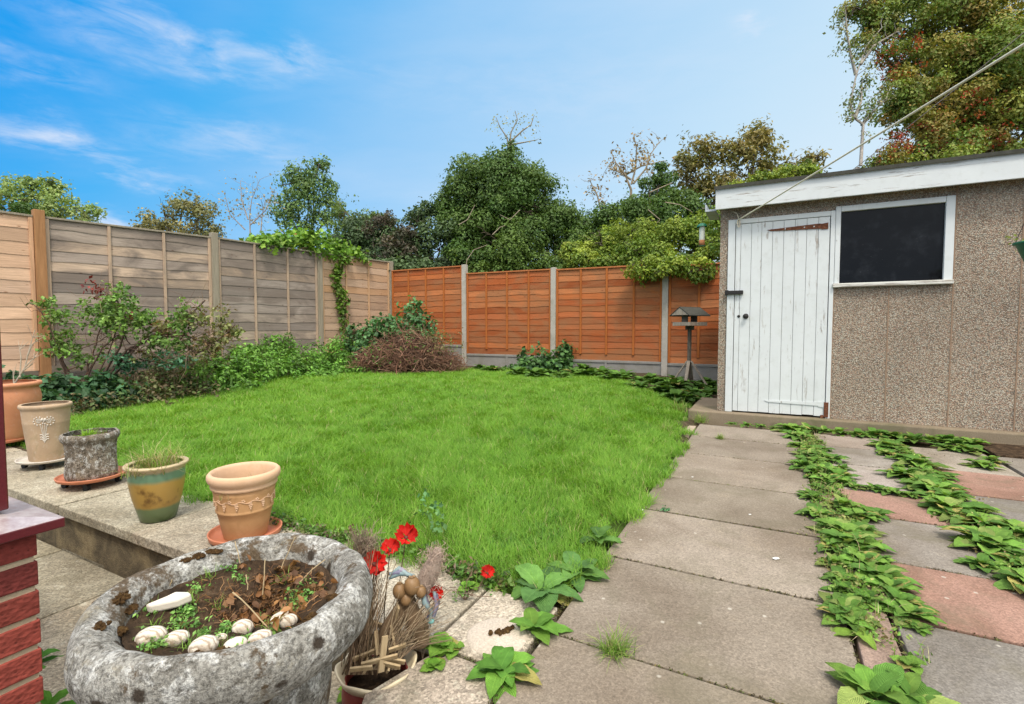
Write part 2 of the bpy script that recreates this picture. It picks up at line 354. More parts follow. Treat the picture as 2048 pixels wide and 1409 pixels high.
# ---------- mesh building ----------
def nrm(v):
    v = np.asarray(v, float); return v/np.maximum(np.linalg.norm(v, axis=-1, keepdims=True), 1e-9)
class MB:
    def __init__(s): s.V = []; s.Fs = []; s.C = []; s.L = []; s.n = 0
    def add(s, V, Fc, c=(.5,.5,.5), luv=None):
        V = np.asarray(V, np.float32).reshape(-1, 3)
        if isinstance(Fc, np.ndarray): s.Fs.append(Fc+s.n)
        else:
            by = {}
            for f in Fc: by.setdefault(len(f), []).append(f)
            for f in by.values(): s.Fs.append(np.array(f, np.int32)+s.n)
        C = np.asarray(c, np.float32)
        if C.ndim == 1: C = np.tile(C, (len(V), 1))
        s.V.append(V); s.C.append(C); s.n += len(V)
        if luv is not None: s.L.append(np.asarray(luv, np.float32))
        return s
    def box(s, c, d, rz=0, c_=(.5,.5,.5), rot=None):
        x, y, z = (k/2 for k in d)
        V = np.array([[-x,-y,-z],[x,-y,-z],[x,y,-z],[-x,y,-z],[-x,-y,z],[x,-y,z],[x,y,z],[-x,y,z]])
        m = rot if rot is not None else Matrix.Rotation(rz, 3, 'Z')
        V = V @ np.array(m).T + np.array(c)
        return s.add(V, [(0,3,2,1),(4,5,6,7),(0,1,5,4),(1,2,6,5),(2,3,7,6),(3,0,4,7)], c_)
    def boxe(s, x0, x1, y0, y1, z0, z1, c_=(.5,.5,.5)):
        return s.box(((x0+x1)/2, (y0+y1)/2, (z0+z1)/2), (x1-x0, y1-y0, z1-z0), 0, c_)
    def tube(s, pts, rad, n=6, c_=(.5,.5,.5), cap=True):
        pts = np.asarray(pts, float); k = len(pts)
        rad = np.full(k, rad) if np.isscalar(rad) else np.interp(np.linspace(0, 1, k), np.linspace(0, 1, len(rad)), rad)
        t = nrm(np.gradient(pts, axis=0))
        ref = np.array([0, 0, 1.]) if abs(t[0][2]) < .9 else np.array([1., 0, 0])
        a = nrm(np.cross(t, ref)); b = np.cross(t, a)
        th = np.linspace(0, 2*PI, n, endpoint=False)
        V = (pts[:, None] + rad[:, None, None]*(np.cos(th)[None, :, None]*a[:, None] + np.sin(th)[None, :, None]*b[:, None])).reshape(-1, 3)
        fs = [(i*n+j, i*n+(j+1) % n, (i+1)*n+(j+1) % n, (i+1)*n+j) for i in range(k-1) for j in range(n)]
        s.add(V, fs, c_)
        if cap and n > 3: s.add(V[:n][::-1], [tuple(range(n))], c_); s.add(V[-n:], [tuple(range(n))], c_)
        return s
    def lathe(s, prof, n=32, o=(0,0,0), c_=(.5,.5,.5), wob=None, sx=1.0):
        th = np.linspace(0, 2*PI, n, endpoint=False); V = []
        for i, (r, z) in enumerate(prof):
            rr = r*np.ones(n); zz = z*np.ones(n)
            if wob: rr, zz = wob(i, rr, zz, th)
            V.append(np.stack([rr*np.cos(th)*sx+o[0], rr*np.sin(th)+o[1], zz+o[2]], 1))
        fs = [(i*n+j, i*n+(j+1) % n, (i+1)*n+(j+1) % n, (i+1)*n+j) for i in range(len(prof)-1) for j in range(n)]
        return s.add(np.concatenate(V), fs, c_)
    def ball(s, c, r, n=10, m=6, c_=(.5,.5,.5), jit=0, rot=None):
        r = np.array(r if hasattr(r, '__len__') else (r, r, r), float); V = []
        for i in range(m+1):
            ph = -PI/2+PI*i/m
            for j in range(n):
                q = 2*PI*j/n; k = 1+jit*random.uniform(-1, 1)
                V.append([math.cos(ph)*math.cos(q)*k, math.cos(ph)*math.sin(q)*k, math.sin(ph)*k])
        V = np.array(V)*r
        if rot is not None: V = V @ np.array(rot).T
        fs = [(i*n+j, i*n+(j+1) % n, (i+1)*n+(j+1) % n, (i+1)*n+j) for i in range(m) for j in range(n)]
        return s.add(V+np.array(c), fs, c_)
    def prism(s, poly, z0, z1, c_=(.5,.5,.5)):
        n = len(poly)
        V = [(x, y, z0) for x, y in poly]+[(x, y, z1) for x, y in poly]
        fs = [tuple(range(n))[::-1], tuple(range(n, 2*n))]+[(i, (i+1) % n, n+(i+1) % n, n+i) for i in range(n)]
        return s.add(V, fs, c_)
    def build(s, name, mat, parent=None, off=(0,0,0), smooth=False, bevel=0, seg=2, subd=0):
        V = np.concatenate(s.V)-np.asarray(off, np.float32)
        lt = np.concatenate([np.full(len(f), f.shape[1], np.int32) for f in s.Fs])
        li = np.concatenate([f.reshape(-1) for f in s.Fs]).astype(np.int32)
        me = bpy.data.meshes.new(name)
        me.vertices.add(len(V)); me.vertices.foreach_set('co', V.astype(np.float32).ravel())
        me.loops.add(len(li)); me.loops.foreach_set('vertex_index', li)
        me.polygons.add(len(lt)); ls = np.concatenate([[0], np.cumsum(lt)[:-1]]).astype(np.int32)
        me.polygons.foreach_set('loop_start', ls)
        me.update(calc_edges=True)
        at = me.attributes.new('col', 'FLOAT_COLOR', 'POINT')
        C = np.concatenate([np.concatenate(s.C), np.ones((len(V), 1), np.float32)], 1)
        at.data.foreach_set('color', C.astype(np.float32).ravel())
        if s.L:
            lv = me.attributes.new('luv', 'FLOAT_VECTOR', 'POINT'); lv.data.foreach_set('vector', np.concatenate(s.L).ravel())
        me.polygons.foreach_set('use_smooth', np.full(len(lt), bool(smooth)))
        me.materials.append(M[mat]); me.validate()
        o = bpy.data.objects.new(name, me); col.objects.link(o)
        if parent: o.parent = parent
        else: o.location = off
        if bevel:
            b = o.modifiers.new('b', 'BEVEL'); b.width = bevel; b.segments = seg; b.limit_method = 'ANGLE'
        if subd:
            b = o.modifiers.new('s', 'SUBSURF'); b.levels = b.render_levels = subd
        return o
def tag(o, label=None, cat=None, group=None, kind=None):
    for k, v in (('label', label), ('category', cat), ('group', group), ('kind', kind)):
        if v: o[k] = v
    return o
def thing(name, label, cat, loc=(0,0,0), rz=0, group=None):
    o = bpy.data.objects.new(name, None); col.objects.link(o); o.empty_display_size = .1
    o.location = [float(k) for k in loc]; o.rotation_euler = (0, 0, rz)
    return tag(o, label, cat, group)
def struct(o): o['kind'] = 'structure'; return o
def copy_thing(o, loc, rz, s=1.0, label=None, group=None):
    c = o.copy(); col.objects.link(c); c.location = [float(k) for k in loc]; c.rotation_euler = (0, 0, rz); c.scale = (s, s, s)
    if label: c['label'] = label
    if group: c['group'] = group
    for ch in list(o.children):
        d = ch.copy(); col.objects.link(d); d.parent = c
    return c

# ---------- scattered leaves ----------
LEAF = (np.array([[0,0,0],[.45,.30,.07],[1,0,-.05],[.45,-.30,.07]]), np.array([[0,1,2],[0,2,3]]))
OVAL = (np.array([[0,0,0],[.22,.26,.05],[.62,.27,.04],[1,0,-.12],[.62,-.27,.04],[.22,-.26,.05],[.5,0,0]]),
        np.array([[0,1,6],[1,2,6],[2,3,6],[3,4,6],[4,5,6],[5,0,6]]))
LOBED = (np.array([[0,0,0],[.05,.34,.03],[.35,.28,.02],[.45,.55,.05],[.68,.25,.02],[1,0,-.06],[.68,-.25,.02],[.45,-.55,.05],[.35,-.28,.02],[.05,-.34,.03]]),
         np.array([[0,2,1],[0,4,2],[2,4,3],[0,5,4],[0,6,5],[0,8,6],[8,7,6],[0,9,8]])[:, ::-1])
BLADE = (np.array([[0,-.5,0],[0,.5,0],[.55,.38,.08],[.55,-.38,.08],[1,0,.36]]), [np.array([[0,1,2,3]]), np.array([[3,2,4]])])
def inst(mb, tmpl, pos, dx, nz, sx, sy, c, sz=None):
    T, Fs = tmpl; k = len(T); N = len(pos)
    x = nrm(dx); y = nrm(np.cross(nz, x)); z = np.cross(x, y)
    sx = np.broadcast_to(sx, (N,)); sy = np.broadcast_to(sy, (N,)); sz = sx if sz is None else np.broadcast_to(sz, (N,))
    V = pos[:, None] + T[None, :, 0:1]*(x*sx[:, None])[:, None] + T[None, :, 1:2]*(y*sy[:, None])[:, None] + T[None, :, 2:3]*(z*sz[:, None])[:, None]
    base = mb.n
    C = np.repeat(np.asarray(c, np.float32), k, axis=0)
    mb.V.append(V.reshape(-1, 3).astype(np.float32)); mb.C.append(C)
    for f in (Fs if isinstance(Fs, list) else [Fs]):
        mb.Fs.append((f[None]+(np.arange(N)*k)[:, None, None]).reshape(-1, f.shape[1]).astype(np.int32)+base)
    mb.n += N*k
_T = R.random((256, 256))
def vn(x, y, s, o=0):
    """value noise, -1..1"""
    x = x*s+o*17.3+100; y = y*s+o*9.7+100
    i = np.floor(x).astype(int); j = np.floor(y).astype(int); fx = x-i; fy = y-j
    fx = fx*fx*(3-2*fx); fy = fy*fy*(3-2*fy); g = lambda a, b: _T[a % 256, b % 256]
    return 2*((g(i, j)*(1-fx)+g(i+1, j)*fx)*(1-fy)+(g(i, j+1)*(1-fx)+g(i+1, j+1)*fx)*fy)-1
def rv(n): return nrm(R.normal(size=(n, 3)))
def pick(pal, n, jit=.18):
    pal = np.array(pal); i = R.integers(0, len(pal), n); j = R.integers(0, len(pal), n); t = R.random((n, 1))
    return np.clip((pal[i]*(1-t)+pal[j]*t)*(1+R.normal(0, jit, (n, 1))), .002, 1)
def clumps(mb, cen, crad, k, size, pal, out=None, tm=LEAF, asp=1.0, up=.5, cj=.25, flat=1.0, lj=.14):
    """leaves in clumps: cen (N,3) clump centres, k leaves each"""
    N = len(cen); crad = np.broadcast_to(crad, (N,))
    cc = pick(pal, N, cj)
    p = np.repeat(cen, k, 0); d = R.normal(size=(N*k, 3))*np.array([1, 1, flat])
    pos = p + d*np.repeat(crad, k)[:, None]*.55
    o = nrm(d) if out is None else nrm(d)*.5+np.repeat(out, k, 0)
    nz = nrm(o*.6 + np.array([0, 0, up]) + R.normal(size=(N*k, 3))*.45)
    dx = nrm(np.cross(nz, R.normal(size=(N*k, 3)))+np.array([0, 0, -.25]))
    c = np.repeat(cc, k, 0)*(1+R.normal(0, lj, (N*k, 1)))
    s_ = size*R.uniform(.6, 1.3, N*k)
    inst(mb, tm, pos, dx, nz, s_, s_*asp, np.clip(c, .002, 1))
def pxblob(u, v, ru, rv_, d, ry=None):
    c = P(u, v, d); rx = ru*d/F; rz = rv_*d/F
    return c, np.array([rx, ry if ry else (rx+rz)/2, rz])
def crown(mb, blobs, dens, k, size, pal, crad=.22, shell=.62, noise=.14, tm=LEAF, asp=1.0, up=.5, cj=.28):
    cov = .66 if dens > 15 else .42
    for b in blobs:
        c, r = b if len(b) == 2 else pxblob(*b)
        rm = float(np.mean(r)); nl = 13 if dens > 15 else 12
        for _ in range(nl):
            d = rv(1)[0]; lr = rm*R.uniform(.24, .50); lc = c+d*r*R.uniform(.50, .88)
            n = int(cov*42*lr*lr/(size*size)*R.uniform(.6, 1.2))+6
            base = pick(pal, 1, cj*.6)[0]
            q = rv(n); sq = np.array([1, 1, R.uniform(.6, .95)])
            # lumpy surface
            w_ = 1+.16*np.sin(q[:, 0]*7+lc[0]*9)+.13*np.sin(q[:, 2]*8+lc[2]*7)+R.normal(0, .13, n)
            pos = lc+q*sq*lr*w_[:, None]
            nz = nrm(q*.75+np.array([0, 0, .4])+R.normal(size=(n, 3))*.38)
            dx = nrm(np.cross(nz, R.normal(size=(n, 3)))+np.array([0, 0, -.3]))
            cc = pick(pal, n, .10)*.35+base*.65
            s_ = size*R.uniform(.6, 1.35, n)
            inst(mb, tm, pos, dx, nz, s_, s_*asp, np.clip(cc*(1+R.normal(0, .10, (n, 1))), .002, 1))
        # loose sprays breaking the outline
        n = int(10*rm/.6)+4
        d = rv(n); clumps(mb, c+d*r*R.uniform(.95, 1.22, (n, 1)), crad*.5, max(5, k//3), size*.9, pal, d, tm, asp, up, cj*.6)
def bez(p0, p1, sag=0, n=6, jit=0):
    p0 = np.array(p0, float); p1 = np.array(p1, float); t = np.linspace(0, 1, n)[:, None]
    p = p0*(1-t)+p1*t; p[:, 2] += (4*t*(1-t)*sag)[:, 0]
    if jit: p[1:-1] += R.normal(0, jit, (n-2, 3))
    return p
def pxline(pts, d):
    return np.array([P(u, v, d if np.isscalar(d) else d[i]) for i, (u, v) in enumerate(pts)])
def branches(mb, base, blobs, r0, c_, split=4, sub=3):
    for b in blobs:
        c, r = b if len(b) == 2 else pxblob(*b)
        mb.tube(bez(base, c, .1, 7, .06), [r0, r0*.35], 6, c_)
        for _ in range(split):
            e = c+rv(1)[0]*r*.8; mb.tube(bez(c, e, 0, 5, .04), [r0*.35, r0*.1], 5, c_)
            for _ in range(sub):
                mb.tube(bez(bez(c, e)[3], e+rv(1)[0]*r*.35, 0, 4, .02), [r0*.16, r0*.05], 4, c_)
def inpoly(x, y, poly):
    poly = np.array(poly); n = len(poly); ins = np.zeros(len(x), bool); j = n-1
    for i in range(n):
        xi, yi = poly[i]; xj, yj = poly[j]
        c = ((yi > y) != (yj > y)) & (x < (xj-xi)*(y-yi)/(yj-yi+1e-12)+xi)
        ins ^= c; j = i
    return ins
def tuft(mb, c, n, h, w, pal, spread=.5, r=.02, droop=.3):
    pos = np.array(c)+np.concatenate([R.normal(0, r, (n, 2)), np.zeros((n, 1))], 1)
    az = R.uniform(0, 2*PI, n); lean = np.abs(R.normal(0, spread, n))
    out = np.stack([np.cos(az), np.sin(az), np.zeros(n)], 1)
    dx = nrm(out*lean[:, None]+np.array([0, 0, 1])); hh = h*R.uniform(.5, 1.2, n)
    inst(mb, BLADE, pos, dx, out+np.array([0, 0, -.4]), hh, w, pick(pal, n, .2), hh*(1+droop))
GREENG = [(.13,.27,.03), (.20,.36,.045), (.26,.40,.08), (.10,.20,.03)]
STRAW = [(.45,.34,.20), (.30,.21,.12), (.55,.45,.28)]
# ---------- camera, light, sky ----------
cam = bpy.data.cameras.new('camera'); co_ = bpy.data.objects.new('camera', cam); col.objects.link(co_)
cam.sensor_width = 36; cam.lens = F/2048*36; cam.clip_end = 2000; cam.clip_start = .02
co_.location = (0, 0, H); co_.rotation_euler = (PI/2-PITCH, 0, 0); sc.camera = co_
EL, AZ = math.radians(60), math.radians(172)     # azimuth clockwise from +Y
sd = Vector((math.sin(AZ)*math.cos(EL), math.cos(AZ)*math.cos(EL), math.sin(EL)))
sl = bpy.data.lights.new('sun', 'SUN'); sl.energy = 1.9; sl.angle = math.radians(11); sl.color = (1, .93, .82)
so = bpy.data.objects.new('sun', sl); col.objects.link(so); so.rotation_euler = sd.to_track_quat('Z', 'Y').to_euler()
wd = bpy.data.worlds.new('World'); sc.world = wd; wd.use_nodes = True
class Wx(Mx):
    def __init__(s): s.t = wd.node_tree; s.t.nodes.clear()
w = Wx()
vec = w.n('ShaderNodeTexCoord').outputs['Generated']
sky = w.n('ShaderNodeTexSky'); sky.sky_type = 'NISHITA'; sky.sun_disc = False; sky.sun_elevation = EL; sky.sun_rotation = AZ
sky.air_density = 1.0; sky.dust_density = .6; sky.ozone_density = 1.6
nis = w.n('ShaderNodeHueSaturation', {'Saturation': 1.35, 'Value': .085, 'Color': sky.outputs[0]}).outputs[0]
xyz = w.n('ShaderNodeSeparateXYZ', {0: vec}).outputs
# the clear air is paler towards the right and the horizon
hz = w.math('ADD', w.math('MULTIPLY', xyz[0], 1.05), w.math('MULTIPLY', w.math('SUBTRACT', .42, xyz[2]), 1.0))
blue = w.ramp(hz, [(0, (.001,.22,.58)), (.17, (.05,.30,.60)), (.36, (.19,.39,.61)), (.58, (.28,.45,.62)), (.85, (.38,.52,.63)), (1, (.44,.55,.63))])
# offset hz into 0..1
blue.node.inputs[0].default_value = 0
w.t.links.new(w.math('MULTIPLY', w.math('ADD', hz, .68), .74), blue.node.inputs[0])
base = w.mix(.92, nis, blue)
# thin streaked cloud
den = w.math('MAXIMUM', w.math('ADD', xyz[2], .12), .05)
cv = w.n('ShaderNodeCombineXYZ', {0: w.math('DIVIDE', xyz[0], den), 1: w.math('DIVIDE', xyz[1], den), 2: 0.0}).outputs[0]
mp = w.n('ShaderNodeMapping', {'Vector': cv, 'Scale': (.55, 1.15, 1), 'Rotation': (0, 0, .15), 'Location': (3.1, 7.4, 0)}).outputs[0]
n1 = w.noise(mp, 1.25, 8, .55, .35)
cl = w.ramp(n1, [(.50, (0,)*3), (.72, (.62,)*3)])
n2 = w.noise(mp, .5, 4, .5)
cl = w.math('MULTIPLY', cl, w.ramp(n2, [(.36, (.15,)*3), (.6, (1,)*3)]))
# unseen heavy cloud overhead and behind the camera, added for soft white light
fr = w.math('ADD', w.math('MULTIPLY', xyz[2], 1.0), w.math('MULTIPLY', xyz[1], -.35))
over = w.ramp(fr, [(.34, (0,)*3), (.62, (.85,)*3)])
white = w.mix(over, (.50,.54,.62), (1.75,1.66,1.56))
az_ = w.math('ARCTAN2', xyz[0], xyz[1]); el_ = w.math('ARCSINE', xyz[2])
wob = w.math('MULTIPLY', w.math('SUBTRACT', w.noise(w.n('ShaderNodeMapping', {'Vector': vec, 'Scale': (5, 5, 14)}).outputs[0], 1.6, 6, .6), .5), .12)
frag = w.ramp(w.noise(w.n('ShaderNodeMapping', {'Vector': vec, 'Scale': (7, 7, 26)}).outputs[0], 1.5, 8, .62, .4), [(.36, (.05,)*3), (.66, (1,)*3)])
st_ = None
for (u, v, hu, hv, k) in ((100,277,150,17,.75), (290,342,120,12,.5), (470,292,170,22,.42), (70,140,130,15,.38), (420,98,190,20,.42), (600,112,140,12,.36), (1505,48,34,6,.45), (230,62,170,34,.28), (210,440,50,12,.9), (1100,170,420,60,.16)):
    r_ = nrm(ray(u, v)); a0 = math.atan2(r_[0], r_[1]); e0 = math.asin(r_[2])
    c_ = math.cos(a0)
    p = w.math('DIVIDE', w.math('SUBTRACT', az_, a0), hu/F*c_*c_); q = w.math('DIVIDE', w.math('SUBTRACT', w.math('ADD', el_, wob), e0), hv/F*1.25)
    g_ = w.math('MULTIPLY', w.math('EXPONENT', w.math('MULTIPLY', w.math('ADD', w.math('MULTIPLY', p, p), w.math('MULTIPLY', q, q)), -1.0)), k)
    st_ = g_ if st_ is None else w.math('ADD', st_, g_)
st_ = w.math('MULTIPLY', st_, frag, True)
cf = w.math('MAXIMUM', w.math('MAXIMUM', w.math('MULTIPLY', cl, .45), st_), over)
final = w.mix(cf, base, white)
bg = w.n('ShaderNodeBackground', {'Color': final, 'Strength': 1.0})
w.t.links.new(bg.outputs[0], w.n('ShaderNodeOutputWorld').inputs[0])
sc.view_settings.view_transform = 'Standard'; sc.view_settings.look = 'None'; sc.view_settings.exposure = 0.66; sc.view_settings.gamma = 1
sc.cycles.use_denoising = True; sc.cycles.max_bounces = 6; sc.cycles.transparent_max_bounces = 8
sc.cycles.sample_clamp_indirect = 4

# ---------- ground ----------
LAWN = [(-6.3,1.66),(-4.2,1.68),(-3.2,1.64),(-2.7,1.55),(-2.15,1.60),(-1.75,1.51),(-1.2,1.56),(-.95,1.47),(-.72,1.50),(-.60,1.85),(-.57,2.6),(-.53,3.3),(-.58,3.9),(-.64,4.4),(-.74,4.8),(-.80,5.3),(-.82,5.9),(-1.25,6.5),(-1.95,7.2),(-2.8,7.65),(-4.4,7.95),(-5.9,7.8),(-6.5,6.9),(-6.95,5.3),(-7.0,3.8),(-6.75,2.5)]
def gz(a, b):
    z = terrain(a, b)-.0
    z = np.where(a > -.62, -.035, z)
    z = np.where((b < 1.55), np.minimum(z, -.035), z)
    z = np.where((b < 1.42) & (a < -.3), -.32, z)
    return z
ga = np.unique(np.concatenate([np.linspace(-60, -10, 9), np.linspace(-10, 4, 141), np.linspace(4, 60, 9)]))
gb = np.unique(np.concatenate([np.linspace(-30, 0, 6), np.linspace(0, 9.5, 96), np.linspace(9.5, 70, 10)]))
A_, B_ = np.meshgrid(ga, gb, indexing='ij')
Z_ = gz(A_, B_)+R.normal(0, .004, A_.shape)
XY = A_[..., None]*AX+B_[..., None]*BX
V = np.concatenate([XY, Z_[..., None]], 2).reshape(-1, 3)
na, nb = len(ga), len(gb)
I = np.arange(na*nb).reshape(na, nb)
Fq = np.stack([I[:-1,:-1], I[1:,:-1], I[1:,1:], I[:-1,1:]], -1).reshape(-1, 4)
lw = inpoly(A_.ravel(), B_.ravel(), LAWN).astype(float)
m = MB(); m.add(V, Fq, np.repeat(lw[:, None], 3, 1)); struct(m.build('ground', 'ground', smooth=True))

# lawn grass
def grass():
    mb = MB(); P0 = np.array(LAWN); lo, hi = P0.min(0), P0.max(0)
    n = 900000; a = R.uniform(lo[0], hi[0], n); b = R.uniform(lo[1], hi[1], n)
    # ragged edge
    ja = a+.07*np.sin(b*9+1)+.05*np.sin(b*23)+R.normal(0, .03, n); jb = b+.06*np.sin(a*8)+.04*np.sin(a*21+2)+R.normal(0, .03, n)
    k = inpoly(ja, jb, LAWN); a, b = a[k], b[k]
    x = a*AX[0]+b*BX[0]; y = a*AX[1]+b*BX[1]
    d = np.sqrt(x*x+y*y); keep = R.random(len(a)) < np.clip((3.4/d)**1.25, .16, 1)
    a, b, x, y, d = a[keep], b[keep], x[keep], y[keep], d[keep]; N = len(a)
    f1 = vn(x, y, 1.3, 1)+.5*vn(x, y, 2.7, 2); f2 = vn(x, y, 5, 3)+.5*vn(x, y, 10, 4); g1 = vn(x, y, 13, 5); g2 = vn(x, y, 24, 6)
    az = vn(x, y, 3.5, 7)*3+vn(x, y, 8, 8)*2.2+R.normal(0, 1.4, N)+2
    out = np.stack([np.cos(az), np.sin(az), np.zeros(N)], 1)
    lean = np.clip(.5+.2*g1+.10*f2+R.normal(0, .30, N), .02, 1.6)
    h = (.060+.004*f1+.006*f2+.009*g1+.007*g2)*R.uniform(.55, 1.35, N); h = np.clip(h, .02, .12)
    wd_ = np.clip(.0027*(d/2.6)**.8, .0026, .0075)
    dx = nrm(out*lean[:, None]+np.array([0, 0, 1]))
    pal = np.array([(.095,.245,.024), (.165,.345,.034), (.29,.44,.075), (.06,.165,.018)])
    t = np.clip(1.0+.12*f1+.10*f2+.12*g1+R.normal(0, .40, N), 0, 2.2)[:, None]
    c = np.where(t < 1, pal[0]*(1-t)+pal[1]*t, pal[1]*(2-np.minimum(t, 2))+pal[2]*(np.minimum(t, 2)-1))
    dk = np.clip(f2*.2-.12, 0, .2)[:, None]; c = c*(1-dk)+pal[3]*dk
    c = c*(1+.10*g1+.06*f2)[:, None]; dead = R.random(N) < .03; c[dead] = (.46,.42,.20)
    pos = np.stack([x, y, terrain(a, b)-.004], 1)
    cv_ = vn(x, y, 4, 11)+.6*vn(x, y, 11, 12); k2 = (cv_ > .75) & (R.random(N) < .5)
    c[k2] = c[k2]*.6+np.array([.07,.20,.05])*.4; h = np.where(k2, h*.75, h); wd_ = np.where(k2, wd_*1.9, wd_)
    inst(mb, BLADE, pos, dx, out+np.array([0, 0, -.3]), h, wd_, c, h*1.3)
    o = mb.build('grass', 'grass'); tag(o, 'bright green overgrown lawn', 'grass', kind='stuff')
grass()

# ---------- paving ----------
GRY = [(.235,.20,.155), (.255,.215,.17), (.225,.19,.15), (.265,.225,.18)]
def slab(mb, a0, a1, b0, b1, c, gap=.006, th=.045):
    j = lambda: random.uniform(-.003, .003)
    q = [(a0+gap+j(), b0+gap+j()), (a1-gap+j(), b0+gap+j()), (a1-gap+j(), b1-gap+j()), (a0+gap+j(), b1-gap+j())]
    q = [W(*k)[:2] for k in q]; z = random.uniform(-.003, .002)
    mb.prism(q, z-th, z, np.array(c)*random.uniform(.90, 1.08))
m = MB()
rows = [.15, .76, 1.36, 1.95, 2.555, 3.17, 3.86, 4.52, 5.12]
for i in range(len(rows)-1):
    slab(m, -.59, .246, rows[i], rows[i+1], GRY[i % 4])
slab(m, -.80, -.595, 4.53, 5.0, (.40,.33,.25))
for i, b in enumerate([.2, .55, .93, 1.25, 1.55, 1.85, 2.2, 2.6, 3.0, 3.4, 3.9, 4.4]):
    slab(m, .25, .366, b, b+.33, (.29,.21,.17))
PK = (.29,.175,.135); DG = (.205,.19,.17); LG = (.255,.23,.20)
c2 = [(.2,.78,DG), (.78,1.36,LG), (1.36,1.95,DG), (1.95,2.42,PK), (2.42,2.98,LG), (2.98,3.42,PK), (3.42,4.05,(.32,.28,.25)), (4.05,4.62,LG), (4.62,5.12,(.31,.26,.22))]
for b0, b1, c in c2: slab(m, .372, .87, b0, b1, c)
c3 = [(.9,1.5,LG), (1.5,2.0,PK), (2.0,2.6,DG), (2.6,3.15,LG), (3.15,3.62,DG), (3.62,4.2,PK), (4.2,4.9,(.33,.29,.24))]
for b0, b1, c in c3: slab(m, .90, 1.45, b0, b1, c)
for b0 in (1.2,1.8,2.4,3.0,3.6,4.2): slab(m, 1.47, 2.1, b0, b0+.6, random.choice([DG, LG, LG]))
struct(m.build('patio', 'paving', bevel=.004))
# soil strip along shed
m = MB(); q = [W(*k)[:2] for k in [(1.5,4.82),(3.2,4.82),(3.2,5.3),(1.5,5.3)]]; m.prism(q, -.02, .008); struct(m.build('soil_strip', 'soil'))
# stone terrace
m = MB(); YS = [(.42,.38,.29), (.37,.34,.26), (.45,.40,.31), (.40,.36,.285)]
a = -7.4; i = 0
while a < -.93:
    w_ = [.74, .92, .66, .80, .97][i % 5]; e = min(a+w_, -.875); e = -.875 if e > -1.3 else e
    if e-a > .2: slab(m, a, e, 1.155, 1.60, YS[i % 4], .006, .05)
    a = e; i += 1
slab(m, -.87, -.60, 1.145, 1.50, (.44,.385,.31), .005, .05)
q = [W(*k)[:2] for k in [(-.832,1.135),(-.605,1.135),(-.598,.78),(-.59,.15),(-.52,.15),(-.60,.34),(-.895,.905)]]
m.prism([W(*k)[:2] for k in [(-.832,1.135),(-.895,.905),(-.62,.42),(-.60,.42),(-.60,1.135)]], -.047, .001, (.37,.315,.255))
struct(m.build('stone_terrace', 'old_stone', bevel=.005))
# retaining wall under it
rw = thing('retaining_wall', 'low stained concrete retaining wall under the edge of the stone terrace', 'wall', W(-3, 1.2))
m = MB(); q = [W(*k)[:2] for k in [(-7.4,1.195),(-.86,1.195),(-.925,.91),(-.64,.42),(-.56,.42),(-.56,1.43),(-7.4,1.43)]]
m.prism(q, -.34, -.052); m.build('wall', 'riser', rw, rw.location)
# lower patio
m = MB()
for i in range(-2, 9):
    for j_ in range(-3, 3):
        a0 = -.45-.72*i-(.3 if j_ % 2 else 0); b0 = 1.19-.62*(j_+1)
        if -.9 < a0: continue
        slab(m, max(a0-.72, -6.2), min(a0, -.93), b0, b0+.62, random.choice([(.36,.32,.23), (.40,.355,.27), (.33,.30,.225)]), .007)
m2 = m; o = m.build('lower_patio', 'old_stone', bevel=.005); o.location.z = -.25; struct(o)
m = MB(); m.boxe(-8, 1.2, -3, 2.6, -.5, -.312); # base bed below the joints
m = MB(); m.prism([W(*k)[:2] for k in [(-9,-3),(-.93,-3),(-.93,1.19),(-9,1.19)]], -.40, -.268); struct(m.build('joint_bed', 'soil'))
# round cover
o = thing('round_cover', 'pale round concrete disc set in the paving with a lump of moss on it', 'cover', W(-.71, 1.265))
m = MB(); m.lathe([(.0,.006),(.085,.006),(.094,.001),(.094,-.01)], 40, wob=lambda i, r, z, t: (r*(1+.012*np.sin(5*t)), z)); m.build('disc', 'pale_concrete', o, smooth=True)
m = MB()
for _ in range(26):
    t_ = random.uniform(-1, 1); m.ball((.012+t_*.036, .012+t_*.012+random.gauss(0, .004), .008+random.random()*.004), random.uniform(.004, .009), 7, 5, jit=.25)
m.build('moss', 'moss', o)
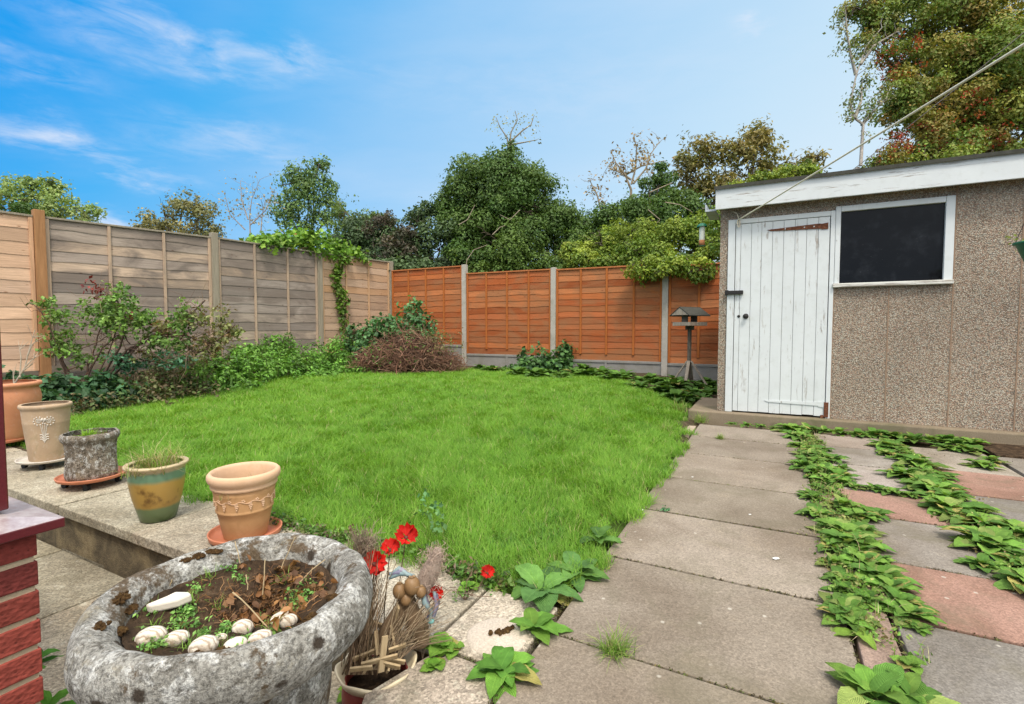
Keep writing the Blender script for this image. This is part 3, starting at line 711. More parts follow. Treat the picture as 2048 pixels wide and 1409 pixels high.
# ---------- fences ----------
def panel(parent, x0, x1, z0, z1, zl1, nb, mat, pal, nbat=3, y=0, cap='weathered_post', battc=None, exb=.0115):
    """local x along fence, front towards -y; z1 left top, zl1 right top"""
    L = x1-x0; m = MB(); n = 22
    hgt = (z1+zl1)/2-z0
    for i in range(nb):
        f0 = i/nb; f1 = (i+1)/nb
        xs = np.linspace(x0, x1, n)
        top = z1+(zl1-z1)*(xs-x0)/L
        zt = z0+(top-z0)*f1+.012; ph = random.uniform(0, 6); am = random.uniform(.002, .012)
        zb = z0+(top-z0)*f0+am*np.sin(xs*random.uniform(2, 6)+ph)+.35*am*np.sin(xs*19+ph)+random.uniform(-.007, .007)
        if i == 0: zb[:] = z0
        c = np.array(random.choice(pal))*random.uniform(.76, 1.20)
        yb = y-exb; yt = y-.004
        V = []
        for k in range(n): V += [(xs[k], yt, min(zt[k], top[k])), (xs[k], yb, zb[k]), (xs[k], yb+.010, zb[k]), (xs[k], yb+.012, zb[k]+.01)]
        fs = []
        for k in range(n-1):
            q = 4*k; fs += [(q+1, q+5, q+4, q), (q+2, q+6, q+5, q+1), (q+3, q+7, q+6, q+2)]
        m.add(V, fs, c)
    m.boxe(x0, x1, y+.001, y+.006, z0, min(z1, zl1)-.005, pal[0])
    o = m.build('fence_panel', mat, parent)
    bt = MB(); bc = battc or pal[-1]
    xsb = [x0+.022, x1-.022]+[x0+L*(k+1)/(nbat+1) for k in range(nbat)]
    for i, xb in enumerate(xsb):
        w_ = .040 if i < 2 else .036
        zt = z1+(zl1-z1)*(xb-x0)/L
        b = MB(); b.boxe(xb-w_/2, xb+w_/2, y-exb-.018, y-exb+.004, z0+(.0 if i < 2 else .10), zt-.012, bc); b.build('batten', mat+'_v', o, bevel=.003)
    tp = MB()
    V = [(x0, y-exb-.022, z1-.008), (x1, y-exb-.022, zl1-.008), (x1, y+.02, zl1-.008), (x0, y+.02, z1-.008)]
    tp.add(V+[(a, b, c+.026) for a, b, c in V], [(0,3,2,1),(4,5,6,7),(0,1,5,4),(1,2,6,5),(2,3,7,6),(3,0,4,7)], pal[-1])
    tp.build('capping_rail', cap, o, bevel=.003)
    return o
# vertical-grain variants for battens
for nm, pal, kn, st_ in (('grey_boards_v', (.22,.19,.17), (.15,.08,.05), .4), ('tan_boards_v', (.50,.33,.2), (.25,.1,.05), .3), ('orange_boards_v', (.37,.125,.035), (.2,.05,.02), .3)):
    x = Mx(nm); g = x.noise(x.co(scale=(38, 38, 1.8)), 1.0, 6, .65, .8)
    c = x.mix(1.0, x.attr(), x.ramp(g, [(.25, (.72,.7,.68)), (.75, (1.22,1.2,1.18))]), 'MULTIPLY')
    c = x.mix(x.math('MULTIPLY', x.ramp(x.noise(x.co(), 3, 4), [(.45, (0,)*3), (.65, (1,)*3)]), st_), c, pal)
    M[nm] = x.out(c, .85, x.bump(g, .5, .004), .2)
def cpost(parent, x, z0, z1, mat='concrete', w_=.10, d=.10, y=0, name='fence_post', slope=True):
    m = MB(); m.boxe(x-w_/2, x+w_/2, y-d/2-.01, y+d/2-.01, z0, z1)
    o = m.build(name, mat, parent, bevel=.008 if slope else .004); return o
OR = [(.34,.092,.028), (.39,.12,.038), (.29,.078,.025), (.36,.11,.04), (.40,.145,.055)]
bf = thing('wooden_fence', 'bright orange lap panel fence with concrete posts across the back of the garden', 'fence', W(-7.66, 8.72), TH)
P0a = -7.66
posts = [(-5.65, 2.265), (-3.64, 2.09), (-1.58, 2.03), (.48, 2.0)]
pan = [(-7.60, -5.70, .60, 2.235, 2.235), (-5.60, -3.69, .42, 2.07, 2.055), (-3.59, -1.63, .365, 2.04, 2.025), (-1.53, .43, .35, 1.99, 1.99)]
for a, zt in posts: cpost(bf, a-P0a, -.2, zt)
for i, (a0, a1, zb, zt, z2) in enumerate(pan):
    o = panel(bf, a0-P0a, a1-P0a, zb, zt, z2, [14, 14, 15, 14][i], 'orange_boards', OR, 3, battc=(.38,.12,.03), cap='orange_boards_v')
    g = MB(); x0, x1 = a0-P0a-.03, a1-P0a+.03; z = zb
    g.boxe(x0, x1, -.02, .02, z-.30, z-.002)
    g.boxe(x0, x1, -.035, -.0205, z-.045, z-.004); g.boxe(x0, x1, -.035, -.0205, z-.298, z-.245); g.boxe((x0+x1)/2-.02, (x0+x1)/2+.02, -.034, -.0205, z-.2445, z-.0455)
    g.build('gravel_board', 'grey_concrete', bf, bevel=.004)
    if i == 0:
        g = MB(); g.boxe(x0, x1, -.02, .02, z-.61, z-.305); g.boxe(x0, x1, -.035, -.0205, z-.345, z-.308); g.build('gravel_board', 'grey_concrete', bf, bevel=.004)
# left fence
C0 = np.array([-2.77, 11.27]); dL = np.array([-.55, -.835]); dL = dL/np.linalg.norm(dL)
thL = math.atan2(-dL[1], -dL[0])     # local +x runs away from the camera
SL = 8.2; o0 = C0+dL*SL
lf = thing('wooden_fence', 'weathered grey and tan lap panel fence down the left side of the garden', 'fence', (o0[0], o0[1], 0), thL)
X = lambda s_: SL-s_
GR = [(.31,.255,.215), (.35,.29,.24), (.27,.23,.20), (.40,.32,.25), (.46,.35,.26)]
TN = [(.60,.40,.27), (.66,.45,.31), (.56,.37,.25), (.63,.44,.32)]
T4 = [(.46,.30,.185), (.52,.32,.18), (.42,.30,.21), (.56,.31,.15)]
panel(lf, X(8.15), X(5.965), .40, 2.335, 2.345, 12, 'tan_boards', TN, 2, battc=(.58,.36,.22))
panel(lf, X(5.855), X(3.85), .45, 2.35, 2.405, 14, 'grey_boards', GR, 2, battc=(.47,.35,.25))
panel(lf, X(3.75), X(1.90), .45, 2.41, 2.415, 13, 'grey_boards', GR, 2, battc=(.44,.33,.24))
panel(lf, X(1.80), X(.05), .45, 2.415, 2.435, 13, 'tan_boards', T4, 2, battc=(.52,.34,.20))
cpost(lf, X(5.91), 0, 2.435, 'brown_post', .105, .11, slope=False)
cpost(lf, X(3.80), 0, 2.49, 'weathered_post', .10, .10); cpost(lf, X(1.85), 0, 2.43, 'weathered_post', .10, .10); cpost(lf, X(0)+.0, 0, 2.46, 'weathered_post', .10, .10)

# ---------- shed ----------
BF = 5.40
fa = lambda u, b=BF: float(AonB(u, b))
sh = thing('garden_shed', 'pebbledashed concrete shed with a white plank door and a white window', 'shed', W(0, BF), TH)
aL = fa(1437); SR = 3.6; D = 2.6
zb0, zt0 = .10, 2.155
dA0, dA1 = fa(1453), fa(1664)          # door frame outer
wA0, wA1 = fa(1664), fa(1900)
hz_ = lambda v, u, b=BF: float(P(u, v, 1)[2]*1) # placeholder
def zat(u, v, b):
    r = ray(u, v); t = b/(r[0]*BX[0]+r[1]*BX[1]); return float(H+r[2]*t)
dz1 = zat(1560, 432, BF); wz0 = zat(1780, 572, BF); wz1 = zat(1780, 404, BF)
m = MB()
def wallbox(x0, x1, z0, z1): m.boxe(x0, x1, 0, .06, z0, z1)
wallbox(aL, dA0, zb0, zt0); wallbox(dA0, dA1, dz1, zt0); wallbox(dA1, wA1, zb0, wz0)
if wA0 > dA1+.001: wallbox(dA1, wA0, wz0, wz1)
wallbox(dA1, wA1, wz1, zt0); wallbox(wA1, SR, zb0, zt0)
m.boxe(aL, aL+.06, .06, D, zb0, zt0); m.boxe(SR-.06, SR, .06, D, zb0, zt0); m.boxe(aL+.06, SR-.06, D-.06, D, zb0, zt0)
m.build('wall', 'pebbledash', sh)
m = MB(); jc = 'old_wood'
for u in (1775, 2037): m.boxe(fa(u)-.0045, fa(u)+.0045, -.004, -.0005, zb0+.002, (wz0 if u == 1775 else zt0)-.002)
m.boxe(wA1+.004, wA1+.013, -.004, -.0005, zb0+.002, zt0-.002)
m.boxe(dA1+.0, dA1+.008, -.004, -.0005, zb0+.002, wz0-.002)
simple('joint_mortar', (.27,.185,.125), .9, .3, 12, .3); m.build('panel_joint', 'joint_mortar', sh)
# plinth
m = MB(); m.boxe(-.72, SR+.1, -.10, .07, -.05, .099); m.boxe(-.72, aL-.001, .0701, 1.0, -.05, .097)
m.build('plinth', 'plinth', sh, bevel=.012)
# fascia + roof
fz0 = zat(1700, 391.5, BF-.14)
f0 = fa(1426, BF-.14)
m = MB(); m.boxe(f0, SR+.1, -.14, -.115, 2.098, 2.298); m.build('fascia', 'white_fascia', sh, bevel=.003)
m = MB(); m.boxe(f0+.01, SR+.1, -.112, .5, 2.16, 2.285); m.build('roof_frame', 'old_wood', sh)
m = MB(); m.boxe(f0-.01, SR+.12, -.16, D+.1, 2.301, 2.318); m.boxe(f0-.012, SR+.12, -.163, -.1605, 2.288, 2.318); m.build('roof', 'felt', sh)
m = MB(); m.boxe(f0-.12, f0-.02, .10, .55, 2.14, 2.16); m.boxe(f0-.12, f0-.105, .10, .55, 2.16, 2.21); m.build('gutter', 'galvanised', sh)
# door frame and door
fr_ = MB(); fw = fa(1467)-dA0
fr_.boxe(dA0, dA0+fw, -.018, .05, zb0, dz1); fr_.boxe(dA1-.035, dA1, -.018, .05, zb0, dz1); fr_.boxe(dA0+fw+.001, dA1-.036, -.0185, .05, dz1-.045, dz1-.001)
dfo = fr_.build('door_frame', 'white_frame', sh, bevel=.003)
x0, x1 = dA0+fw+.004, dA1-.040; z1 = dz1-.050; z0 = zb0+.012
d_ = MB(); ws = np.array([.5, 1, .95, 1, 1, 1, 1, 1, .95]); xs = x0+(x1-x0)*np.concatenate([[0], np.cumsum(ws)])/ws.sum()
for i in range(len(ws)):
    d_.boxe(xs[i]+.0012, xs[i+1]-.0012, -.012-random.uniform(0, .0015), .012, z0+random.uniform(0, .012)*(1 if i > 4 else .3), z1)
door = d_.build('door', 'white_door', sh, bevel=.0022)
b_ = MB(); b_.boxe(x0+.002, x1-.002, .0122, .03, z0+.03, z1-.01); b_.build('backing', 'render_dark', door)
# strap hinges
def strap(z, xa, xb, rust):
    m = MB(); y0, y1 = -.020, -.0142
    prof = [(xa, z+.006), (xa+.03, z-.008), (xb-.055, z-.022 if rust else z-.016), (xb-.05, z-.030 if rust else z-.022), (xb, z-.03), (xb, z+.028), (xb-.05, z+.022), (xb-.07, z+.026 if rust else z+.018), (xa+.03, z+.008)]
    V = [(p_, y0, q_) for p_, q_ in prof]+[(p_, y1, q_) for p_, q_ in prof]; n = len(prof)
    m.add(V, [tuple(range(n)), tuple(range(2*n-1, n-1, -1))]+[(i, n+i, n+(i+1) % n, (i+1) % n) for i in range(n)])
    return m
hz1 = zat(1600, 457, BF)
strap(hz1, fa(1530), fa(1650), True).build('hinge', 'rust', door)
hz2 = zat(1600, 806, BF)
strap(hz2, fa(1532), x1-.002, False).build('hinge', 'white_door', door)
for u in (1565, 1603, 1622):
    m = MB(); m.ball((fa(u), -.0205, hz1+.002), (.006, .003, .006), 8, 5); m.build('rivet', 'white_door', door)
m = MB(); m.boxe(dA1-.048, dA1-.012, -.026, -.0185, zb0+.01, zb0+.15); m.boxe(dA1-.075, dA1-.05, -.024, -.0195, zb0+.0, zb0+.03); m.build('rusty_plate', 'rust', sh, bevel=.003)
zbolt = zat(1468, 586, BF)
m = MB(); m.boxe(fa(1452), fa(1485), -.045, -.0185, zbolt-.019, zbolt+.019); m.boxe(fa(1449), fa(1456), -.05, -.019, zbolt-.024, zbolt+.024); m.build('bolt', 'black_iron', door, bevel=.004)
zk = zat(1491, 633, BF)
m = MB(); m.lathe([(0,.045),(.014,.044),(.022,.036),(.022,.028),(.012,.022),(.009,.010),(.024,.006),(.026,0)], 20)
k_ = m.build('knob', 'black_iron', door, smooth=True); k_.rotation_euler = (PI/2, 0, 0); k_.location = (fa(1491), -.0145, zk)
m = MB(); m.lathe([(0,.006),(.012,.005),(.014,0)], 14); k_ = m.build('keyhole', 'black_iron', door, smooth=True); k_.rotation_euler = (PI/2, 0, 0); k_.location = (fa(1477), -.0142, zk)
# window
wn = MB(); fwid = .055
wn.boxe(wA0+.002, wA0+.042, -.02, .05, wz0+.035, wz1); wn.boxe(wA1-.062, wA1-.001, -.02, .05, wz0+.035, wz1)
wn.boxe(wA0+.043, wA1-.063, -.0205, .05, wz1-.05, wz1-.001)
win = MB(); win.boxe(wA0+.043, wA1-.063, .012, .016, wz0+.03, wz1-.05); wo = win.build('window', 'dark_glass', sh)
wn.build('window_frame', 'white_frame', wo, bevel=.004)
m = MB(); m.boxe(wA0-.01, wA1+.004, -.045, .05, wz0-.002, wz0+.034); m.build('window_sill', 'worn_sill', wo, bevel=.006)
m = MB()
m.boxe(aL+.07, SR-.07, 1.2, 1.22, .12, 2.1); m.build('shed_partition', 'render_dark', sh)
# clothes line
cl0 = P(1476, 437, W(fa(1476), BF)[1]-.02); cl0 = np.array(W(fa(1474), BF-.035, zat(1474, 440, BF-.035)))
cl1 = P(2048, 88, 2.05); cl2 = cl0+(cl1-cl0)*1.25
m = MB(); m.tube(bez(cl0, cl2, -.004, 24), [.006, .006], 8)
for k in range(4):
    t_ = np.linspace(0, 2*PI, 14); m.tube(np.stack([cl0[0]+.012*np.sin(t_)+k*.004-.006, cl0[1]+.004*k+.004*np.cos(t_), cl0[2]-.038+.038*np.cos(t_)+.003*k], 1), .003, 6)
m.tube([cl0, cl0+np.array([-.03, -.01, .06]), cl0+np.array([-.05, .02, .08])], .003, 6)
tag(m.build('clothes_line', 'cord', smooth=True), 'thick cream cord tied to the shed corner and rising to the right over the shed', 'clothes line')
c3 = np.array(W(fa(1700, 8.0), 8.0, 0)); p3 = P(1700, 344, 6.4); p4 = P(2048, 65, 4.6)
m = MB(); m.tube(bez(p3, p4, -.02, 16), .004, 6); tag(m.build('cable', 'old_wood', smooth=True), 'thin grey line rising above the shed roof in front of the hawthorn leaves', 'cable')
# hanging basket at right
cb = P(2090, 497, 3.2)
hb = thing('hanging_basket', 'green plastic hanging basket with pale leaves at the right edge by the shed wall', 'hanging basket', cb)
m = MB(); m.lathe([(0,-.09),(.09,-.085),(.135,.03),(.150,.034),(.152,.046),(.13,.046),(.10,0),(0,.0)], 36); m.build('basket', 'green_plastic', hb, smooth=True)
m = MB(); clumps(m, R.normal(0, .05, (26, 3))*np.array([1.3, 1.3, .2])+np.array([0, 0, .06]), .04, 14, .022, [(.30,.36,.08), (.22,.34,.05)]); m.build('leaves', 'foliage', hb)
m = MB()
for q in (0, 2.1, 4.2): m.tube([(.145*math.cos(q), .145*math.sin(q), .04), (0, 0, .50)], .002, 5)
m.tube([(0,0,.5),(0,0,.9)], .003, 5)
m.build('chain', 'black_iron', hb)
m = MB(); m.tube([cb+np.array([0,0,.9]), cb+np.array([.02,0.02,.93])], .006, 6)
# bracket fixed on shed wall carries it
br = MB(); wl = np.array(W(float(AB(cb[0], cb[1])[0])+1.6, BF-.0, cb[2]+.9)); br.tube([cb+np.array([0,0,.9]), wl], .008, 8); br.tube([wl+np.array([0,0,-.25]), cb*0.4+wl*.6+np.array([0,0,.36])], .006, 8)
tag(br.build('basket_bracket', 'black_iron'), 'black iron arm on the shed wall that carries the green hanging basket', 'bracket')

# ---------- bird table ----------
bp = P(1378, 742, 7.55); bz = float(terrain(*AB(bp[0], bp[1])))
bt = thing('bird_table', 'grey wooden bird table with a pitched roof on a post with splayed legs', 'bird table', (bp[0], bp[1], bz), .52)
s_ = 7.55/F; ht = lambda v: H+(658-v)*7.55/F-bz
m = MB(); m.boxe(-.022, .022, -.022, .022, .05, ht(652)); m.build('post', 'old_wood', bt, bevel=.004)
for q in range(4):
    an = q*PI/2+.5; m = MB(); dx_, dy_ = math.cos(an), math.sin(an)
    t0 = Vector((dx_*.03, dy_*.03, ht(722))); t1 = Vector((dx_*.26, dy_*.26, .02)); dd = t1-t0
    m.box(tuple((t0+t1)/2), (.045, .022, dd.length), rot=dd.to_track_quat('Z', 'Y').to_matrix()); m.build('leg', 'old_wood', bt, bevel=.003)
zt = ht(650)
m = MB(); m.boxe(-.27, .27, -.20, .20, zt, zt+.014); m.build('tray', 'old_wood', bt, bevel=.002)
m = MB()
for (a_, b_, c_, d__) in ((-.285,-.271,-.215,.215), (.271,.285,-.215,.215), (-.270,.270,-.215,-.201), (-.270,.270,.201,.215)): m.boxe(a_, b_, c_, d__, zt-.012, zt+.042)
m.build('tray_rim', 'old_wood', bt, bevel=.003)
m = MB(); m.boxe(-.10, .10, -.02, .02, zt-.07, zt-.001); m.boxe(-.02, .02, -.10, .10, zt-.069, zt-.002); m.build('bracket', 'old_wood', bt)
zr = ht(628)
for x_ in (-.16, .13):
    m = MB(); m.boxe(x_-.012, x_+.012, -.075, .075, zt+.0145, zr+.05); m.build('roof_support', 'old_wood', bt, bevel=.003)
for s2 in (-1, 1):
    m = MB(); rot = Matrix.Rotation(s2*-.46, 3, 'X'); m.box((0, s2*.125, zr+.035), (.66, .30, .014), rot=rot)
    m.build('roof_panel', 'felt', bt, bevel=.002)
for x_ in (-.325, .313):
    m = MB(); m.add([(x_, -.24, zr-.02), (x_, .24, zr-.02), (x_, 0, zr+.095), (x_+.012, -.24, zr-.02), (x_+.012, .24, zr-.02), (x_+.012, 0, zr+.095)], [(0,2,1),(3,4,5),(0,1,4,3),(1,2,5,4),(2,0,3,5)]); m.build('gable', 'old_wood', bt)
for ch in bt.children:
    if ch.name.split('.')[0] not in ('post', 'leg'): ch.scale = (.70, .74, 1)
    if ch.name.split('.')[0] in ('post', 'bracket', 'roof_support'): ch.data.materials[0] = M['dark_wood']
# bird feeder
fp = P(1404, 470, 5.15)
fd = thing('bird_feeder', 'hanging tube bird feeder with a green cap beside the shed corner', 'bird feeder', fp)
k = 5.15/F
m = MB(); m.lathe([(.028, -.115), (.028, .085)], 20); m.lathe([(0,-.114),(.028,-.114)], 20); m.build('tube', 'feed_tube', fd, smooth=True)
m = MB(); m.lathe([(0,-.112),(.0285,-.112),(.0285,-.055),(0,-.05)], 20); m.build('seed', 'seed', fd, smooth=True)
m = MB(); m.lathe([(.052,.080),(.050,.088),(.035,.108),(.014,.116),(0,.118)], 24); m.build('cap', 'green_plastic', fd, smooth=True); m = MB(); m.lathe([(0,-.119),(.036,-.119),(.036,-.113)], 24); m.build('base', 'green_plastic', fd, smooth=True)
m = MB(); m.tube([(0,0,.118),(.004,0,.19),(0,0,.27)], .002, 5); m.build('hook', 'black_iron', fd)
gt = np.array(W(f0-.1, BF+.30, 2.145)); m = MB(); m.tube(bez(fp+np.array([0,0,.27]), gt, .02, 6), .005, 6); m.tube([gt, gt+np.array([.12,-.03,.0])], .006, 6)
tag(m.build('feeder_arm', 'old_wood'), 'thin arm under the shed gutter that the bird feeder hangs from', 'bracket')
# ---------- trees and hedges beyond the fences ----------
R = np.random.default_rng(21)
IVY = [(.045,.095,.02), (.085,.165,.03), (.14,.235,.045), (.055,.12,.025)]
DKH = [(.035,.06,.03), (.06,.10,.042), (.10,.16,.06)]
LAU = [(.12,.21,.025), (.24,.33,.035), (.08,.15,.02), (.33,.38,.05)]
PALE = [(.27,.37,.10), (.38,.45,.17), (.18,.28,.07)]
OLV = [(.22,.22,.08), (.31,.28,.12), (.15,.17,.06)]
MID = [(.09,.17,.05), (.14,.24,.07), (.20,.30,.10)]
CHS = [(.17,.165,.04), (.25,.22,.06), (.12,.14,.035), (.31,.24,.08)]
HAW = [(.12,.23,.035), (.20,.31,.045), (.30,.35,.06), (.34,.27,.06), (.15,.25,.045), (.33,.20,.06)]
BK = (.12,.095,.07)
def tree(name, label, cat, base, blobs, dens, k, size, pal, crad=.2, group=None, r0=.07, brs=None, extra=None, tm=LEAF, asp=1.0, shell=.6, bark=BK, split=4, bz=0, cj=.28, tr=True):
    b0 = np.array([base[0], base[1], bz]); t = thing(name, label, cat, b0, 0, group)
    m = MB(); crown(m, blobs, dens, k, size, pal, crad, shell, tm=tm, asp=asp, cj=cj)
    if extra: extra(m)
    m.build('crown', 'foliage', t, b0)
    if tr:
        m = MB(); zc = np.mean([(b[0][2] if len(b) == 2 else P(b[0], b[1], b[4])[2]) for b in blobs])
        fork = b0+np.array([0, 0, max(.4, (zc-bz)*.55)])
        m.tube(bez(b0, fork, 0, 6, .02), [r0*1.3, r0], 9, bark)
        branches(m, fork, blobs if brs is None else brs, r0*.7, bark, split)
        m.build('trunk', 'bark', t, b0, smooth=True)
    return t
g0 = 'trees beyond the left fence'
tree('leafy_tree', 'pale yellow-green tree above the tan fence panel at the far left', 'tree', P(60, 600, 16)[:2],
     [(20,395,45,38,16), (75,392,48,34,16), (130,412,50,38,16), (172,432,30,24,16), (-30,420,50,50,16), (110,370,22,14,16), (60,365,20,12,16)], 11, 22, .10, PALE, .30, g0, cj=.2)
tree('leafy_tree', 'dark green bush showing over the left fence beside the brown post', 'tree', P(30, 600, 14)[:2],
     [(10,420,40,30,14), (60,432,28,22,14)], 16, 20, .09, IVY, .2, g0)
tree('leafy_tree', 'olive-brown tree above the middle of the grey fence panel', 'tree', P(360, 600, 17)[:2],
     [(330,432,42,34,17), (395,440,42,42,17), (370,402,30,20,17), (292,458,28,18,17), (420,465,25,22,17)], 11, 20, .10, OLV, .26, g0)
def sparse(name, label, cat, pts_list, d, nleaf, size, pal, r=.02, group=None, bark=BK, bz=0):
    b = pxline([pts_list[0][0]], d)[0]; b0 = np.array([b[0], b[1], bz]); t = thing(name, label, cat, b0, 0, group)
    m = MB(); lf_ = MB()
    first = pxline(pts_list[0], d)[0]
    m.tube([b0, first], r*1.2, 6, bark)
    for pl in pts_list:
        p = pxline(pl, d); p[:, 1] += R.normal(0, .05, len(p)).cumsum()
        m.tube(p, [r, r*.3], 6, bark)
        L = np.linspace(0, 1, 14)
        for q in L[3:]:
            c = np.array([np.interp(q, np.linspace(0, 1, len(p)), p[:, i]) for i in range(3)])
            e = c+nrm(R.normal(size=3)+np.array([0, 0, .5]))*R.uniform(.15, .5)*d/14
            m.tube(bez(c, e, 0, 4, .02), [r*.3, r*.12], 4, bark)
            n = max(2, int(nleaf*R.uniform(.3, 1.4)))
            clumps(lf_, np.array([e, (e+c)/2]), .16*d/14, n, size, pal)
    m.build('trunk', 'bark', t, b0, smooth=True); lf_.build('crown', 'foliage', t, b0); return t
sparse('birch_tree', 'thin nearly bare tree with few pale leaves between the olive tree and the tall tree', 'tree',
       [[(500,470),(497,430),(503,400),(520,360)], [(497,440),(480,400),(478,360)], [(500,450),(530,420),(545,385)], [(490,460),(462,430),(455,395)], [(520,462),(522,430),(530,400)]], 15, 3, .085, [(.42,.38,.28),(.30,.27,.16)], .018, g0, (.34,.28,.22))
tree('leafy_tree', 'tall slender mid-green tree standing clear of the hedge', 'tree', P(618, 600, 18)[:2],
     [(612,340,34,26,18), (588,372,34,30,18), (640,372,30,28,18), (575,420,26,34,18), (618,405,34,28,18), (664,400,24,22,18), (600,450,30,26,18), (650,440,26,26,18), (638,330,20,16,18)], 9, 22, .11, MID, .28, g0, r0=.05)
tree('leafy_tree', 'light green bushy tree rising behind the hedge left of the dark hedge', 'tree', P(700, 600, 15)[:2],
     [(690,425,26,34,15), (720,465,40,36,15), (680,470,40,36,15), (740,440,22,24,15)], 13, 22, .085, [(.12,.20,.04),(.19,.27,.06),(.09,.15,.03)], .24, g0)
tree('hedge_tree', 'dark blue-green mixed hedge behind the fence corner', 'hedge', P(800, 600, 12.6)[:2],
     [(745,480,45,40,12.8), (790,470,45,42,12.6), (835,460,42,45,12.6), (760,520,60,30,12.2), (830,510,60,40,12.2), (880,500,50,60,12.4), (790,548,70,26,12.0), (870,548,70,30,12.0), (700,500,40,40,12.8), (860,430,30,26,12.8), (720,470,40,40,12.9), (800,545,60,30,11.9), (920,555,60,26,11.9)], 21, 22, .085, DKH+[(.10,.17,.06)], .22, None, shell=.5)
tree('plum_tree', 'purple-tinged twiggy bush in the hedge above the fence corner', 'shrub', P(765, 600, 12.2)[:2],
     [(770,440,24,22,12.3), (740,455,22,20,12.2), (812,470,26,22,12.1), (790,500,40,24,11.9)], 7, 14, .075, [(.07,.055,.04),(.12,.10,.06),(.05,.08,.035)], .22)
def twigs(t, lst, d, c_=(.30,.25,.18), r=.012):
    for pl in lst: m = MB(); m.tube(pxline(pl, d), [r, r*.5], 5, c_); m.build('bare_twig', 'bark', t, t.location)
t = tree('ivy_tree', 'large round ivy-covered tree, the tallest dark mass over the back fence', 'tree', P(1010, 600, 12.8)[:2],
     [(945,375,62,55,12.8), (1010,350,50,42,12.9), (1060,385,62,50,12.8), (985,430,90,62,12.5), (1075,440,62,62,12.6), (930,455,52,66,12.6), (1120,470,48,52,12.6), (1010,490,95,60,12.2), (1110,515,60,40,12.2), (940,520,60,40,12.0), (1018,305,16,24,12.8), (1000,330,22,20,12.8), (896,400,18,30,12.7), (1150,440,26,30,12.8), (990,545,80,34,11.9), (1090,545,80,34,11.9), (1000,420,110,90,13.2), (1050,430,100,80,12.9), (950,420,70,80,12.9)], 26, 24, .075, IVY+[(.12,.19,.03)], .20, None, shell=.55, r0=.09)
m = MB()
for pl in ([(1018,300),(1014,275),(1000,255),(992,235)], [(1018,300),(1022,265),(1035,240),(1030,222)], [(1020,285),(1045,262),(1062,250),(1068,232)], [(1022,290),(1050,285),(1075,280)]): m.tube(pxline(pl, 12.9), [.025, .008], 5, (.25,.22,.16))
m.build('bare_top', 'bark', t, t.location)
m = MB(); cc_ = np.array([P(u, v, 12.9+R.normal(0, .15)) for u, v in [(992,238),(1000,250),(1012,240),(1028,228),(1036,245),(1045,260),(1064,250),(1070,236),(1060,268),(1075,280),(985,255),(1020,262),(1008,270),(1030,275),(1048,240)]])
clumps(m, cc_, .16, 12, .06, [(.45,.43,.25),(.33,.36,.15)]); m.build('top_leaves', 'foliage', t, t.location)
twigs(t, [[(930,548),(934,520),(948,500),(975,490)], [(985,470),(1000,455),(1010,452)], [(918,450),(935,440),(950,410)], [(1040,420),(1020,440),(1000,430)]], 11.2)
t = tree('ivy_tree', 'smaller dark ivy-covered tree between the round ivy tree and the shed', 'tree', P(1300, 600, 13)[:2],
     [(1315,375,36,36,13), (1290,410,55,42,12.8), (1345,415,48,40,12.8), (1240,435,48,40,12.8), (1200,455,50,40,12.8), (1165,460,36,40,12.8), (1370,440,50,40,12.6), (1300,450,90,40,12.5), (1325,350,22,22,13), (1180,490,60,40,12.4), (1180,545,70,30,11.9), (1270,540,70,36,11.9), (1380,530,80,40,11.8)], 24, 22, .075, IVY+[(.10,.17,.03)], .2, None, shell=.55, r0=.07)
twigs(t, [[(1300,385),(1330,372),(1345,366)], [(1296,420),(1320,440),(1305,455),(1320,480)], [(1330,405),(1360,410),(1385,425)], [(1250,460),(1275,445),(1310,440)]], 11.8, (.34,.28,.2))
sparse('maple_tree', 'thin bare-branched tree with orange-brown leaves rising from the smaller ivy tree', 'tree',
       [[(1262,380),(1250,350),(1232,325),(1222,300)], [(1262,370),(1270,340),(1272,300),(1265,275)], [(1265,370),(1290,340),(1300,310),(1318,285)], [(1205,430),(1195,390),(1180,360)], [(1250,350),(1285,330),(1330,320)], [(1262,360),(1240,345),(1215,335)]], 13.4, 5, .085, [(.34,.22,.10),(.42,.30,.15),(.24,.19,.07)], .03, None, (.30,.25,.18))
tree('chestnut_tree', 'brown-olive broad-leaved chestnut behind the shed roof corner', 'tree', P(1480, 600, 16.5)[:2],
     [(1400,300,42,34,16.5), (1450,330,55,45,16.5), (1510,300,48,40,16.5), (1520,265,28,22,16.5), (1560,330,50,36,16.5), (1600,345,40,24,16.5), (1400,350,50,40,16.3), (1370,330,30,30,16.3), (1470,380,60,36,16.2), (1410,400,40,40,16.2), (1630,315,22,12,16.5)], 8, 26, .15, CHS, .34, None, tm=LEAF, asp=.8, shell=.45)
tree('laurel_shrub', 'yellow-green laurel spilling over the top of the orange fence', 'shrub', P(1300, 600, 9.9)[:2],
     [(1150,512,34,26,9.9), (1180,530,46,22,9.7), (1280,505,60,34,9.4), (1160,505,36,26,10.0), (1205,485,46,32,10.0), (1260,470,50,34,9.8), (1310,478,52,40,9.7), (1370,470,50,40,9.6), (1420,470,40,44,9.4), (1240,520,60,26,9.6), (1310,525,60,30,9.2), (1370,525,50,34,8.6), (1425,520,40,40,8.4), (1450,470,40,60,8.5), (1290,535,40,24,8.45), (1390,538,44,22,8.15), (1340,535,40,20,8.3)], 42, 20, .062, LAU, .15, None, shell=.55, cj=.34)
